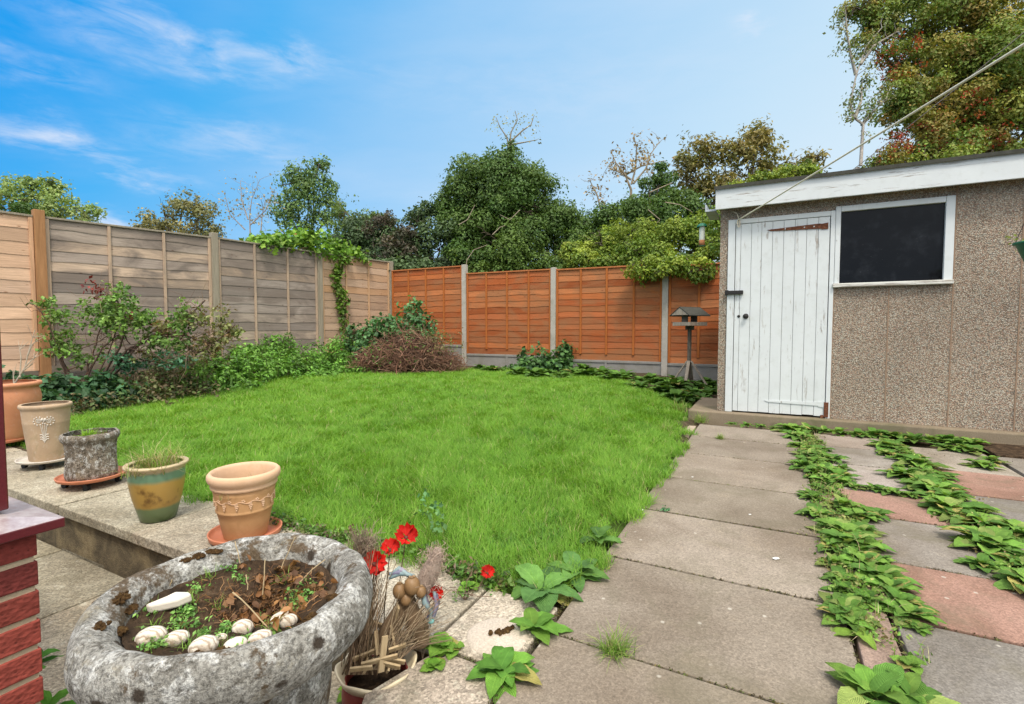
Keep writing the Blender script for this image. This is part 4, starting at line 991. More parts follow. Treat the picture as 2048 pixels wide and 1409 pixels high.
tree('laurel_shrub', 'low bright shrub showing just above the shed roof', 'shrub', P(1560, 600, 9.5)[:2],
     [(1520,362,30,18,9.5), (1570,352,34,22,9.5), (1615,345,30,20,9.5), (1480,372,30,14,9.5)], 42, 18, .06, LAU, .14)
def berries(m):
    bl = [(1990,150,60,60,9.4), (1900,230,60,50,9.2), (1950,270,60,40,9.2), (1850,320,60,26,9.2), (1830,280,40,30,9.2), (1780,300,30,30,9.2), (1800,120,40,40,9.2), (2010,330,40,20,9)]
    for b in bl:
        c, r = pxblob(*b); n = 46; clumps(m, c+rv(n)*r*R.uniform(.8, 1.15, (n, 1)), .06, 9, .045, [(.36,.05,.02),(.40,.14,.04),(.28,.04,.015)])
t = tree('hawthorn_tree', 'big hawthorn with red berries and turning leaves behind the right half of the shed', 'tree', P(1990, 600, 9.6)[:2],
     [(1760,30,46,40,9.6), (1720,20,30,36,9.6), (1820,40,60,50,9.6), (1900,40,70,60,9.6), (1990,40,80,70,9.6), (1800,110,44,36,9.5), (1870,120,62,50,9.5), (1960,120,70,60,9.5), (2040,140,60,80,9.5), (1840,190,50,44,9.4), (1910,205,66,55,9.4), (1990,220,70,60,9.4), (2050,260,50,60,9.2), (1850,255,56,36,9.3), (1900,290,80,40,9.2), (1820,310,60,26,9.2), (1770,330,36,16,9.2), (1980,300,70,36,9.2), (1730,85,26,20,9.6), (1790,215,24,20,9.5), (2110,100,60,100,9.4), (1950,-40,120,50,9.6), (1800,-30,70,40,9.6), (1800,200,40,60,9.4), (1870,330,80,26,9.1), (1960,170,110,120,9.8)], 16, 17, .060, HAW, .2, None, shell=.5, extra=berries, r0=.06, split=3, cj=.32)
sparse('elder_tree', 'thin grey-stemmed tree leaning up behind the shed roof left of the hawthorn', 'tree',
       [[(1715,335),(1720,290),(1722,252),(1708,235),(1700,205),(1712,150),(1735,90),(1765,55)], [(1722,252),(1745,225),(1768,200)], [(1708,238),(1722,200),(1728,160)], [(1712,150),(1700,110),(1690,70),(1680,30)], [(1720,130),(1750,90),(1800,60)]], 8.9, 17, .055, [(.14,.22,.06),(.22,.29,.09),(.32,.30,.12)], .028, None, (.40,.36,.31))
tree('hedge_tree', 'dark green hedge low behind the hawthorn and shed roof', 'hedge', P(1900, 600, 10.4)[:2],
     [(1780,345,60,22,10.4), (1880,330,70,26,10.4), (1980,320,70,30,10.4), (2060,300,60,40,10.4), (1730,350,30,14,10.4)], 20, 18, .075, IVY, .2)
# climber on the left fence
def onfence(s_, z, off=.06):
    p = C0+dL*s_; nn = np.array([.835, -.55])
    return np.array([p[0]+nn[0]*off, p[1]+nn[1]*off, z])
vn = thing('climbing_vine', 'bright green creeper lying over the left fence top and trailing down its front', 'climber', (onfence(1.4, 0)))
m = MB(); cs = []
for _ in range(260):
    s_ = R.uniform(.75, 3.05); e_ = math.sin((s_-.6)/2.6*PI)
    cs.append(onfence(s_, 2.42+R.uniform(-.05, .42)*max(.15, e_)+.0, R.uniform(-.55, .14)))
tr_ = []
for q in np.linspace(0, 1, 80):
    s_ = 1.25+.25*math.sin(q*5)+R.normal(0, .05)-.0*q; tr_.append(onfence(s_+(.35*q if q > .6 else 0), 2.42-q*1.55, .07+R.uniform(0, .05)))
tr_ = np.array(tr_); keep = R.random(80) < np.linspace(1, .5, 80)
clumps(m, np.array(cs), .10, 9, .085, [(.17,.34,.04),(.26,.42,.06),(.10,.22,.03)], tm=LOBED)
clumps(m, tr_[keep], .07, 8, .07, [(.13,.25,.03),(.20,.30,.05),(.08,.15,.02)], tm=LOBED)
clumps(m, np.array([onfence(s_, 2.5+R.uniform(0, .25), -.1) for s_ in (2.6, 2.2, 2.5, 1.9)]), .06, 5, .06, [(.45,.12,.05)])
m.build('leaves', 'foliage', vn, vn.location)
m = MB(); m.tube(tr_[::6], [.010, .006], 6, (.16,.12,.07)); m.build('stem', 'bark', vn, vn.location); m = MB(); m.tube(np.array([onfence(s_, 2.45+.04*math.sin(s_*7), .0) for s_ in np.linspace(.8, 3, 14)]), .010, 6, (.16,.12,.07))
m.build('stem', 'bark', vn, vn.location)
# ---------- planting bed ----------
R = np.random.default_rng(33)
def GT(u, v, it=4, add=0.0):
    z = .1
    for _ in range(it):
        p = G(u, v, z); z = float(terrain(*AB(p[0], p[1])))+add
    return np.array([p[0], p[1], z])
# soft nettle bank between rose and twig pile
def mass(name, label, cat, spots, k, size, pal, crad, group=None, kind=None, tm=LEAF, asp=1.0, n=40, stems=True, sc_=(.25, .25), stemc=(.12,.14,.05)):
    """spots: (u, v_base, v_top, d, spread)"""
    c0 = P(spots[0][0], spots[0][1], spots[0][3]); b0 = np.array([c0[0], c0[1], float(terrain(*AB(c0[0], c0[1])))])
    m = MB(); st = MB()
    for (u, vb, vt, d, sp) in spots:
        lo = P(u, vb, d); hi = P(u, vt, d)
        for _ in range(n):
            x, y = lo[0]+R.normal(0, sp), lo[1]+R.normal(0, sp*.8); zb = float(terrain(*AB(x, y)))
            top = lo[2]+(hi[2]-lo[2])*R.uniform(.15, 1.0)*math.exp(-((x-lo[0])**2+(y-lo[1])**2)/(4*sp*sp+1e-6))
            top = max(top, zb+.05)
            ks = np.linspace(.25, 1, 5)
            clumps(m, np.array([[x+R.normal(0, .02), y+R.normal(0, .02), zb+(top-zb)*q] for q in ks]), crad, k, size, pal, None, tm, asp, .9)
            if stems: st.tube([(x, y, zb-.02), (x+R.normal(0, .02), y+R.normal(0, .02), (zb+top)/2), (x, y, top)], .003, 4, stemc)
    if kind:
        if stems: m.add(np.concatenate(st.V), np.concatenate(st.Fs), np.concatenate(st.C))
        o = m.build(name, 'foliage', None); return tag(o, label, cat, group, kind)
    t = thing(name, label, cat, b0, 0, group); m.build('leaves', 'foliage', t, b0)
    if stems: st.build('stem', 'stalk', t, b0)['kind'] = 'stuff'
    return t
NET = [(.10,.24,.03), (.16,.34,.05), (.07,.17,.025), (.20,.38,.07)]
mass('ground_cover', 'soft bright green nettles and ground cover along the foot of the left fence', 'ground cover',
     [(430,770,705,6.9,.22), (470,765,690,7.2,.24), (520,755,682,7.6,.26), (570,748,690,8.0,.26), (620,742,680,8.4,.26), (665,735,672,8.8,.24), (400,778,735,6.6,.2), (560,700,660,8.6,.2), (500,700,690,8.3,.2), (700,745,720,8.6,.15), (640,758,728,8.1,.18), (700,690,668,9.6,.2)],
     9, .060, NET, .07, kind='stuff', n=34)
DG_ = [(.035,.10,.045), (.06,.15,.06), (.09,.20,.08), (.03,.07,.03)]
mass('dark_leaved_shrub', 'low dark green divided-leaf plant at the bed edge behind the big terracotta pot', 'plant',
     [(105,800,745,5.3,.14), (160,800,740,5.5,.15), (210,790,742,5.7,.14), (60,800,758,5.1,.12), (240,800,765,5.7,.10), (20,780,745,5.2,.1)], 7, .075, DG_, .07, tm=LOBED, n=22)
mass('undergrowth', 'tangled low green weeds and dead stems under the rose bush', 'ground cover',
     [(280,805,745,5.8,.18), (330,795,725,6.0,.18), (380,785,715,6.2,.18), (420,760,680,6.9,.16), (345,760,700,6.3,.16), (150,820,790,5.25,.14), (220,812,785,5.5,.14), (300,765,720,6.4,.2), (370,755,700,6.6,.2), (430,735,690,7.2,.15)],
     5, .050, [(.07,.13,.03),(.12,.19,.05),(.16,.12,.06),(.20,.15,.09),(.05,.09,.03)], .08, kind='stuff', n=26, stemc=(.15,.10,.06))
# rose bush
rb0 = GT(150, 790); rb0[1] = 6.0; rb = thing('rose_bush', 'old rose bush with bare dark stems and patchy green leaves against the left fence', 'rose bush', P(200, 770, 6.0))
m = MB(); BC = (.095,.060,.045)
for pl, r in [([(185,790),(260,700),(330,655),(400,600)], .016), ([(150,790),(135,745),(108,700),(100,690)], .026), ([(160,790),(165,735),(164,700),(165,652)], .013), ([(180,790),(240,700),(265,650),(245,600),(215,600)], .013),
              ([(190,795),(250,705),(300,670),(360,668),(420,690)], .013), ([(200,790),(270,690),(340,668),(380,700),(400,708),(440,680),(470,650)], .012), ([(185,780),(220,690),(235,630),(205,590),(190,575)], .008), ([(200,780),(280,690),(350,690),(410,668)], .008),
              ([(140,780),(130,700),(120,640),(105,610)], .007), ([(300,665),(340,660),(375,640),(395,625),(415,612)], .007), ([(220,740),(260,720),(330,730),(400,745)], .008), ([(250,700),(310,700),(360,720),(420,700)], .007), ([(170,760),(200,700),(230,670),(290,650)], .010),
              ([(260,690),(250,660),(270,630),(250,615)], .007), ([(360,680),(380,655),(370,630),(362,605)], .007), ([(380,700),(360,740),(340,760)], .006), ([(160,700),(180,680),(210,650)], .006)]:
    m = MB(); p = pxline(pl, 6.0); p[:, 1] += np.linspace(0, R.normal(0, .25), len(p))
    q = np.linspace(0, 1, 12); pp = np.stack([np.interp(q, np.linspace(0, 1, len(p)), p[:, i]) for i in range(3)], 1)+R.normal(0, .006, (12, 3))
    m.tube(pp, [r, r*.5], 6, BC)
    for _ in range(5):
        s0 = pp[R.integers(3, 11)]; e = s0+nrm(R.normal(size=3)+np.array([.6, 0, .6]))*R.uniform(.06, .28)
        m.tube(bez(s0, e, 0, 4, .01), [r*.35, .0015], 4, (.16,.09,.06))
    for _ in range(11):
        s0 = pp[R.integers(4, 12)]; e = s0+nrm(R.normal(size=3)+np.array([.3, 0, .2]))*R.uniform(.1, .4)
        m.tube(bez(s0, e, R.normal(0, .04), 5, .015), [.003, .0012], 4, pick([(.20,.12,.08),(.28,.20,.13),(.12,.07,.05)], 1)[0])
    m.build('stem', 'bark', rb, rb.location, smooth=True)

m = MB()
for (u, v, ru, rv_, n, pal) in [(90,607,12,10,10,0), (115,630,18,14,16,0), (125,680,22,26,26,0), (128,700,16,14,12,0), (215,640,38,28,46,0), (240,600,24,24,30,0), (260,640,32,20,34,0), (185,620,22,14,14,0), (290,635,16,16,14,0), (310,680,22,14,14,0), (330,655,26,14,18,1), (365,640,18,26,26,0), (395,640,26,14,14,1), (350,690,26,14,18,0), (430,680,20,20,24,1), (465,665,16,14,14,1), (405,700,30,20,20,1), (440,640,16,20,12,1), (300,700,30,18,16,1), (345,720,26,16,16,2), (400,740,26,16,14,0), (180,720,24,18,14,0), (230,715,18,12,10,2), (255,735,14,12,10,2), (285,725,14,10,8,2), (190,578,10,8,12,3), (195,595,6,10,6,3), (275,628,8,8,8,3), (355,672,8,8,6,3), (290,638,6,6,5,3)]:
    c, r = pxblob(u, v, ru, rv_, 6.0+R.normal(0, .1), .12)
    P_ = [[(.14,.27,.05),(.22,.36,.08),(.09,.18,.04)], [(.16,.20,.06),(.24,.26,.10),(.20,.13,.06)], [(.06,.16,.09),(.09,.22,.12)], [(.28,.045,.04),(.20,.05,.04)]][pal]
    n = int(n*(2.2 if P_[0][0] < .27 else .8)); clumps(m, c+R.normal(0, .62, (n, 3))*r, .035, 6, .050, P_, asp=1.1)
m.build('leaves', 'foliage', rb, rb.location)
# twig pile and bramble
tp0 = GT(810, 742); 
pile = P(815, 742, 8.75)
bz0 = float(terrain(*AB(pile[0], pile[1])))
tp = thing('brush_pile', 'heap of dry reddish-brown cut twigs in the corner of the two fences', 'brush pile', (pile[0], pile[1], bz0))
m = MB()
for i in range(2600):
    u_, ph = R.uniform(0, 2*PI), R.uniform(.02, 1)**.7
    x = math.cos(u_)*1.0*math.sqrt(R.random())-.05; y = math.sin(u_)*.50*math.sqrt(R.random()); hmax = .80*max(.08, 1-abs(x/1.08)**1.6)*max(.1, 1-(y/.62)**2)
    z = hmax*R.uniform(.1, 1)
    c = np.array([x, y, z]); d = nrm(R.normal(size=3)*np.array([1, .8, .45])+np.array([0, 0, -.1*z])); L = R.uniform(.12, .52)
    p = bez(c-d*L/2, c+d*L/2, R.normal(0, .06), 5, .015); p[:, 2] = np.maximum(p[:, 2], .0)
    m.tube(p, [R.uniform(.003, .0075), .002], 3, pick([(.17,.085,.055),(.24,.13,.085),(.10,.055,.04),(.30,.19,.13)], 1)[0], cap=False)
m.build('twigs', 'stalk', tp)
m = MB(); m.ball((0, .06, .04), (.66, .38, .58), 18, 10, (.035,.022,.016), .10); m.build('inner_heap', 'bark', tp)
m = MB(); cs = R.normal(0, 1, (70, 3))*np.array([.22, .15, .10])+np.array([.48, 0, .58]); clumps(m, cs, .08, 8, .035, [(.18,.20,.07),(.22,.16,.08),(.12,.15,.05)])
clumps(m, R.normal(0, 1, (60, 3))*np.array([.4, .1, .12])+np.array([-.25, -.36, .35]), .06, 5, .045, [(.16,.28,.05),(.10,.20,.05)])
clumps(m, R.normal(0, 1, (50, 3))*np.array([.22, .12, .12])+np.array([.55, -.1, .35]), .07, 6, .035, [(.18,.22,.07),(.13,.18,.05)])
clumps(m, R.normal(0, 1, (40, 3))*np.array([.35, .12, .06])+np.array([-.1, -.05, .72]), .07, 6, .05, [(.09,.20,.07),(.13,.26,.09)]); m.build('leaves', 'foliage', tp)
brm = P(780, 640, 8.7)
mass('bramble', 'leafy green bramble sprawling over the top left of the twig heap', 'shrub',
     [(715,690,640,9.2,.13), (745,680,628,9.2,.13), (780,672,618,9.15,.14), (815,662,608,9.15,.14), (845,655,618,9.2,.12), (735,700,660,8.9,.10), (825,625,592,9.6,.10), (775,655,630,8.9,.12)],
     5, .080, [(.06,.16,.055),(.10,.23,.08),(.15,.31,.12),(.05,.11,.04)], .07, tm=OVAL, asp=1.2, n=26, stemc=(.14,.07,.05))
mass('hellebore', 'dark leafy plant in front of the second concrete post of the orange fence', 'plant',
     [(1050,738,690,9.1,.10), (1085,740,678,9.1,.13), (1120,738,690,9.0,.10), (1065,742,712,8.9,.16), (1130,700,685,9.2,.05)], 5, .075, [(.035,.10,.03),(.06,.15,.04),(.09,.20,.05)], .06, tm=LOBED, n=14, stemc=(.08,.12,.04))

# ---------- broad-leaved weeds ----------
def broad_leaf(mb, base, az, L, w, el, droop, c, fold=.35):
    ns, V, UV = 8, [], []
    for i in range(ns+1):
        t = i/ns; wid = w*(math.sin(min(1, t*1.02)**.80*PI)**.75)*(1 if t < .98 else .15) if t > .10 else w*.10
        if t < .10: wid = w*.10
        ang = el-droop*t; 
        if i == 0: px, pz = 0, 0
        else: px += L/ns*math.cos(ang); pz += L/ns*math.sin(ang)
        for sgn in (-1, -.5, 0, .5, 1):
            y = sgn*wid*.5; z = pz+abs(sgn)*wid*fold*.5+.03*w*math.sin(t*22+sgn*3)*abs(sgn)
            V.append((px-abs(sgn)*wid*.0, y, z)); UV.append((t, sgn, 0))
    V = np.array(V); ca, sa = math.cos(az), math.sin(az)
    V = np.stack([V[:, 0]*ca-V[:, 1]*sa, V[:, 0]*sa+V[:, 1]*ca, V[:, 2]], 1)+np.array(base)
    fs = [(i*5+j, (i+1)*5+j, (i+1)*5+j+1, i*5+j+1) for i in range(ns) for j in range(4)]
    mb.add(V, fs, c, UV)
LF = [(.17,.35,.055), (.22,.41,.07), (.13,.28,.05), (.22,.39,.07), (.16,.30,.06), (.13,.28,.05), (.28,.37,.10)]
def rosette(name, label, n, L, w, seed, pal=LF, el0=.15, el1=1.25, group=None, loc=(0,0,-50)):
    random.seed(seed); t = thing(name, label, 'weed', loc, 0, group); m = MB()
    for i in range(n):
        f = i/max(1, n-1); az = i*2.4+random.uniform(-.4, .4); el = el0+(el1-el0)*f+random.uniform(-.15, .2)
        c = np.array(random.choice(pal))*random.uniform(.75, 1.25)
        if random.random() < .05: c = np.array((.42,.38,.12))
        l = L*(1-.45*f)*random.uniform(.75, 1.2)
        broad_leaf(m, (random.uniform(-.012, .012), random.uniform(-.012, .012), .002+.01*f), az, l, w*(l/L)**.6*random.uniform(.8, 1.15), el, random.uniform(.5, 1.3)*(.5+.5*f)+el*.35, c, random.uniform(.10, .35))
    m.build('leaves', 'rosette', t, smooth=True)
    return t
def relabel(o, label, group): o['label'] = label; o['group'] = group
protos = [rosette('broadleaf_weed', 'broad-leaved green weed', n, L, w, s) for n, L, w, s in ((19,.125,.066,1), (24,.115,.058,2), (17,.135,.074,3), (26,.10,.052,4), (21,.125,.062,5))]
used = [False]*len(protos)
def weed(p, s, label, group, k=None):
    k = random.randrange(len(protos)) if k is None else k; rz = random.uniform(0, 6.28)
    if not used[k]:
        used[k] = True; o = protos[k]; o.location = [float(q) for q in p]; o.rotation_euler = (0, 0, rz); o.scale = (s, s, s); relabel(o, label, group); return o
    return copy_thing(protos[k], p, rz, s, label, group)
random.seed(5)
def strip(aa, b0, b1, step, s0, s1, label, group, jit=.03, skip=()):
    b = b0
    while b < b1:
        if not any(q0 < b < q1 for q0, q1 in skip):
            weed(W(aa+random.gauss(0, jit*1.3), b, 0), random.uniform(s0*.75, s1*1.1)*random.choice([1, 1, .7]), label, group)
        b += step*random.uniform(.7, 1.25)
strip(.305, 1.84, 5.0, .066, .70, 1.12, 'broad-leaved weed in the long weedy joint along the right edge of the concrete path', 'weeds in the joint beside the path', .045)
strip(.41, 1.9, 3.0, .085, .7, 1.05, 'broad-leaved weed in the long weedy joint along the right edge of the concrete path', 'weeds in the joint beside the path', .02)
strip(.90, 2.05, 4.95, .068, .8, 1.3, 'broad-leaved weed in the second weedy joint, between the two columns of patio slabs', 'weeds in the second patio joint', .05)
for a in (.46, .55, .63, .71, .79): weed(W(a, 3.42+random.gauss(0, .02)), random.uniform(.5, .7), 'small weed in the short cross joint above the small pink slab', 'weeds in the cross joint')
for k, a in enumerate(np.arange(-.30, 1.5, .125)):
    weed(W(a, 5.17+random.gauss(0, .03)), random.uniform(.55, .75) if a < .15 else random.uniform(1.0, 1.5), 'broad-leaved weed growing along the foot of the shed plinth', 'weeds at the foot of the shed')
for u, v, s in ((1790,872,1.0), (1825,880,1.0), (1850,868,.9), (1915,893,1.2), (1940,905,1.1), (1895,900,.9), (1965,935,1.0), (1985,925,.9), (1770,862,1), (1720,860,1), (1745,868,.9)):
    weed(G(u, v), s, 'broad-leaved weed in front of the shed wall to the right of the door', 'weeds in front of the shed wall')
L_ = ['leafy weed at the bottom edge right of centre, over the narrow path joint', 'small pale weed in the lower joint between path strip and dark slab']
w1 = rosette('broadleaf_weed', L_[0], 15, .15, .062, 21, loc=G(1745, 1400)); w1b = copy_thing(w1, G(1815, 1405), 2.0, .8, 'leafy weed at the very bottom right edge of the patio')
rosette('small_weed', L_[1], 9, .05, .04, 22, [(.22,.40,.07)], loc=G(1812, 1335))
rosette('small_weed', 'single long pale leaf lying where the path weeds end', 4, .11, .045, 23, [(.24,.40,.06)], .1, .4, loc=G(1712, 1270))
DKL = [(.09,.20,.055), (.12,.26,.07), (.15,.31,.07), (.08,.17,.05)]
rosette('foxglove_plant', 'large dark-leaved plant on the lawn corner next to the path, nearest the round disc', 10, .19, .095, 31, DKL, .15, .9, loc=G(1085, 1185))
rosette('foxglove_plant', 'dark-leaved plant on the lawn edge just above the biggest one, touching the path', 12, .16, .080, 32, DKL, .15, 1.0, loc=G(1155, 1150))
rosette('foxglove_plant', 'upper smallest dark-leaved plant on the lawn edge beside the path', 9, .13, .058, 33, DKL, .2, 1.1, loc=G(1200, 1085))
rosette('broadleaf_weed', 'pale green weed growing between the round disc and the path', 9, .125, .062, 34, [(.15,.33,.05),(.20,.38,.06)], .1, 1.0, loc=G(1068, 1262))
rosette('broadleaf_weed', 'bright green weed below the round disc over the joint of the front slab', 15, .15, .075, 35, [(.14,.33,.05),(.19,.40,.06),(.11,.27,.045)], .1, .9, loc=G(1005, 1350))
w_ = rosette('geranium_weed', 'small round-leaved weed at the edge of the slab beside the red pot', 14, .07, .065, 36, [(.19,.42,.05),(.25,.48,.07)], .2, 1.0, loc=G(880, 1300))
copy_thing(w_, G(870, 1335), 1.0, .6, 'smallest round-leaved weed, in front of the one beside the red pot'); copy_thing(w_, G(905, 1302), 2.0, .6, 'round-leaved weed between the red pot and the round disc')
copy_thing(w_, G(940, 1178), 1.0, .7, 'round-leaved weed at the lawn corner beside the lone red poppy')
copy_thing(w_, G(700, 1330, -.25)+np.array([.03,.06,0]), .4, 1.0, 'round-leaved weed on the lower patio between the urn and the red pot')
copy_thing(w_, G(700, 1400, -.25)+np.array([.0,.03,0]), 1.4, .8, 'round-leaved weed low beside the urn base')
rosette('dock_weed', 'broad green leaves on the lower patio beside the brick wall', 4, .15, .07, 37, [(.08,.24,.035)], .1, .7, loc=G(70, 1330, -.25))
rosette('dock_weed', 'bright green leaves at the bottom edge between the brick wall and the urn', 5, .13, .075, 38, [(.13,.36,.04)], .3, 1.0, loc=G(95, 1425, -.25))
# weeds along the foot of the orange fence
random.seed(9)
protos = [rosette('leafy_plant', 'x', n, L, w, s, [(.09,.20,.035),(.13,.27,.045),(.07,.15,.03)], .35, 1.3) for n, L, w, s in ((22,.125,.062,51), (18,.135,.06,52), (26,.11,.055,53))]; used = [False]*3
for u, v in [(960,738),(985,742),(1010,740),(1035,748),(1070,752),(1100,750),(1125,755),(1150,748),(1165,740),(1180,752),(1205,748),(1225,758),(1250,755),(1275,762),(1300,760),(1325,768),(1345,775),(1365,770),(1395,775),(1410,765),(1425,772),(1415,790),(1385,790),(1330,785),(1350,762),(1280,775),(1400,755),(1428,752),(1405,800),(1375,805),(1350,800),(1420,780)]:
    weed(GT(u, v+3), random.uniform(1.5, 2.7), 'leafy green plant along the foot of the orange fence', 'plants along the orange fence')
# lawn-edge small herbs, moss in joints, tufts
m = MB(); t_ = thing('grass_tuft', 'wiry grass tuft growing in a joint in the middle of the concrete path', 'grass tuft', G(1228, 1305))
tuft(m, (0,0,0), 190, .075, .0022, GREENG+[(.35,.33,.15)], 1.1, .016); m.build('blades', 'grass', t_)
for u, v, s, lb in ((1110,860,.5,'x'), (1355,830,2.6,'long grass clump at the far end of the path by the plinth corner'), (1330,870,2.0,'long grass clump on the lawn corner beside the path top'), (1445,838,1.5,'grass clump under the left end of the shed plinth'), (1400,845,1.5,'grass clump in front of the plinth corner'), (1440,878,.8,'thin grass tuft in the far cross joint of the path')):
    if lb == 'x': continue
    c = copy_thing(t_, G(u, v), random.uniform(0, 6), s, lb)
t2 = thing('path_sprig', 'tiny bluish-green sprig in a cross joint on the left side of the path', 'weed', G(1330, 1022)); m = MB(); clumps(m, R.normal(0, 1, (14, 3))*np.array([.02,.006,.004])+np.array([0,0,.006]), .010, 6, .012, [(.08,.22,.09)]); m.build('leaves', 'foliage', t2)
def herbs(name, label, line, n, pal, size=.02, h=.03, kind='stuff', spread=.02):
    m = MB(); L = np.array(line, float); q = R.uniform(0, len(L)-1, n); i = q.astype(int); f = (q-i)[:, None]
    p = L[i]*(1-f)+L[np.minimum(i+1, len(L)-1)]*f; p = p+np.concatenate([R.normal(0, spread, (n, 2)), np.abs(R.normal(0, h, (n, 1)))], 1)
    clumps(m, p, .02, 6, size, pal); return tag(m.build(name, 'foliage'), label, 'ground cover', None, kind)
herbs('ground_cover', 'low chickweed and clover along the front edge of the lawn by the terrace', [GT(u, v) for u, v in ((540,1045),(600,1060),(650,1078),(700,1085),(760,1105),(830,1110),(900,1145),(960,1160),(1010,1180))], 420, [(.09,.20,.03),(.14,.27,.05),(.06,.14,.03),(.15,.11,.06)], .022, .02)
m = MB()
def mossline(a0, b0, a1, b1, n, s=.004):
    for _ in range(n):
        q = R.random(); a = a0+(a1-a0)*q+R.normal(0, .002); b = b0+(b1-b0)*q+R.normal(0, .002)
        clumps(m, np.array([W(a, b, -.002)]), s, 5, .007, [(.10,.13,.03),(.14,.11,.04),(.07,.05,.03)])
for b in rows[1:-1]: mossline(-.59, b, .23, b, 90)
mossline(.24, .8, .24, 1.9, 120); mossline(.368, .8, .368, 1.9, 80); mossline(.40, 2.42, .86, 2.42, 50); mossline(-.595, 1.0, -.595, 1.6, 120, .007)
mossline(-.83, 1.14, -.6, 1.14, 60, .006)
for b in (1.95, 2.98, 4.05, 4.6): mossline(.4, b, .86, b, 40); mossline(.95, b+.05, 2.0, b+.05, 50)
tag(m.build('joint_moss', 'foliage'), 'moss and tiny plants in the joints of the paving', 'moss', None, 'stuff')
m = MB()
for aa, b0, b1, n in ((.30, 1.7, 5.0, 520), (.90, 2.0, 4.9, 380)):
    p = np.array([W(aa+R.normal(0, .05), R.uniform(b0, b1), abs(R.normal(.012, .012))) for _ in range(n)]); clumps(m, p, .022, 6, .016, [(.13,.27,.04),(.22,.34,.07),(.30,.30,.10),(.09,.17,.03),(.22,.16,.08)])
for _ in range(60): tuft(m, W(.31+R.normal(0, .06), R.uniform(1.7, 5)), 7, .09, .002, GREENG+STRAW, .8, .01)
tag(m.build('ground_cover', 'foliage'), 'small mixed weeds, dead leaves and grass between the bigger plants in the patio joints', 'ground cover', None, 'stuff')
# leaf litter, lichen spots on slabs
m = MB()
for u, v, s in ((1552,1118,.012), (1678,1336,.010), (1282,1021,.014), (1500,1030,.006), (1385,955,.006)):
    m.lathe([(0,.0012),(s*.8,.001),(s,.0002)], 12, o=G(u, v, .001)+np.array([0,0,.002]), c_=(.72,.72,.68), wob=lambda i, r, z, t: (r*(1+.25*np.sin(2*t+1)+.1*np.sin(5*t)), z))
M['dropping'] = simple('dropping', (.68,.68,.64), .9, .1); tag(m.build('pale_spots', 'dropping'), 'small white spots on the concrete path', 'spots', None, 'stuff')
# ---------- pots on the terrace ----------
R = np.random.default_rng(55)
def wall_prof(prof, t=.012):
    """outer profile bottom->top, returns closed shell with inner wall"""
    inner = [(max(r-t, .0), z) for r, z in reversed(prof) if z > prof[0][1]+t]
    return prof+inner+[(0, inner[-1][1])]
def soil_disc(parent, r, z, mat='soil'):
    m = MB(); pr = [(0, z+.006)]+[(r*k, z+.004*math.sin(k*7)) for k in (.3, .6, .85, 1.0)]
    m.lathe(pr, 28, wob=lambda i, rr, zz, t: (rr, zz+R.normal(0, .003, len(zz)))); return m.build('soil', mat, parent, smooth=True)
def pot(label, loc, prof, mat, soilr, soilz, group='pots along the terrace', name='plant_pot', n=56, wob=None, off=0):
    o = thing(name, label, 'plant pot', (loc[0], loc[1], loc[2]+off), 0, group)
    m = MB(); m.lathe(wall_prof(prof), n, wob=wob); m.build('pot_body', mat, o, smooth=True); soil_disc(o, soilr, soilz); return o
def saucer(label, loc, r, h=.022, mat='saucer', casters=True, z=0, nm='pot_trolley'):
    o = thing(nm, label, 'plant trolley' if casters else 'saucer', (loc[0], loc[1], z), 0, 'saucers and trolleys under the pots'); zz = .042 if casters else .0
    m = MB(); m.lathe([(0, zz), (r*.82, zz), (r*.97, zz+h*.4), (r, zz+h), (r*1.005, zz+h+.004), (r*.97, zz+h+.005), (r*.955, zz+h), (r*.90, zz+.010), (0, zz+.008)], 56); m.build('dish', mat, o, smooth=True)
    if casters:
        m = MB(); m.lathe([(.0,zz-.018),(.05,zz-.018),(.055,zz+.001)], 24); m.build('hub', 'saucer', o, smooth=True)
        for k in range(4):
            a = k*PI/2+.5; m = MB(); x, y = math.cos(a)*r*.74, math.sin(a)*r*.74
            for s_ in (-.010, .010):
                th = np.linspace(0, 2*PI, 18, endpoint=False); V = []
                for yy in (s_-.007, s_+.007): V += [(.019*math.cos(t), yy, .0195+.019*math.sin(t)) for t in th]
                m.add(np.array(V)+np.array([x, y, 0]), [tuple(range(18))[::-1], tuple(range(18, 36))]+[(i, (i+1) % 18, 18+(i+1) % 18, 18+i) for i in range(18)])
            m.boxe(x-.008, x+.008, y-.004, y+.004, .015, .046); m.build('caster', 'black_plastic', o)
    else:
        m = MB(); m.lathe([(0,-.001),(r*.72,-.001),(r*.80,.002)], 40); 
    return o
# five pots, far left to near right
p5 = G(492, 1072); p4 = G(317, 1036); p3 = G(185, 970); p2 = G(97, 932); p1 = G(5, 893)
def narrow(o, u):
    c = math.cos(math.atan((1024-u)/F)); o.scale = (c, c, 1)
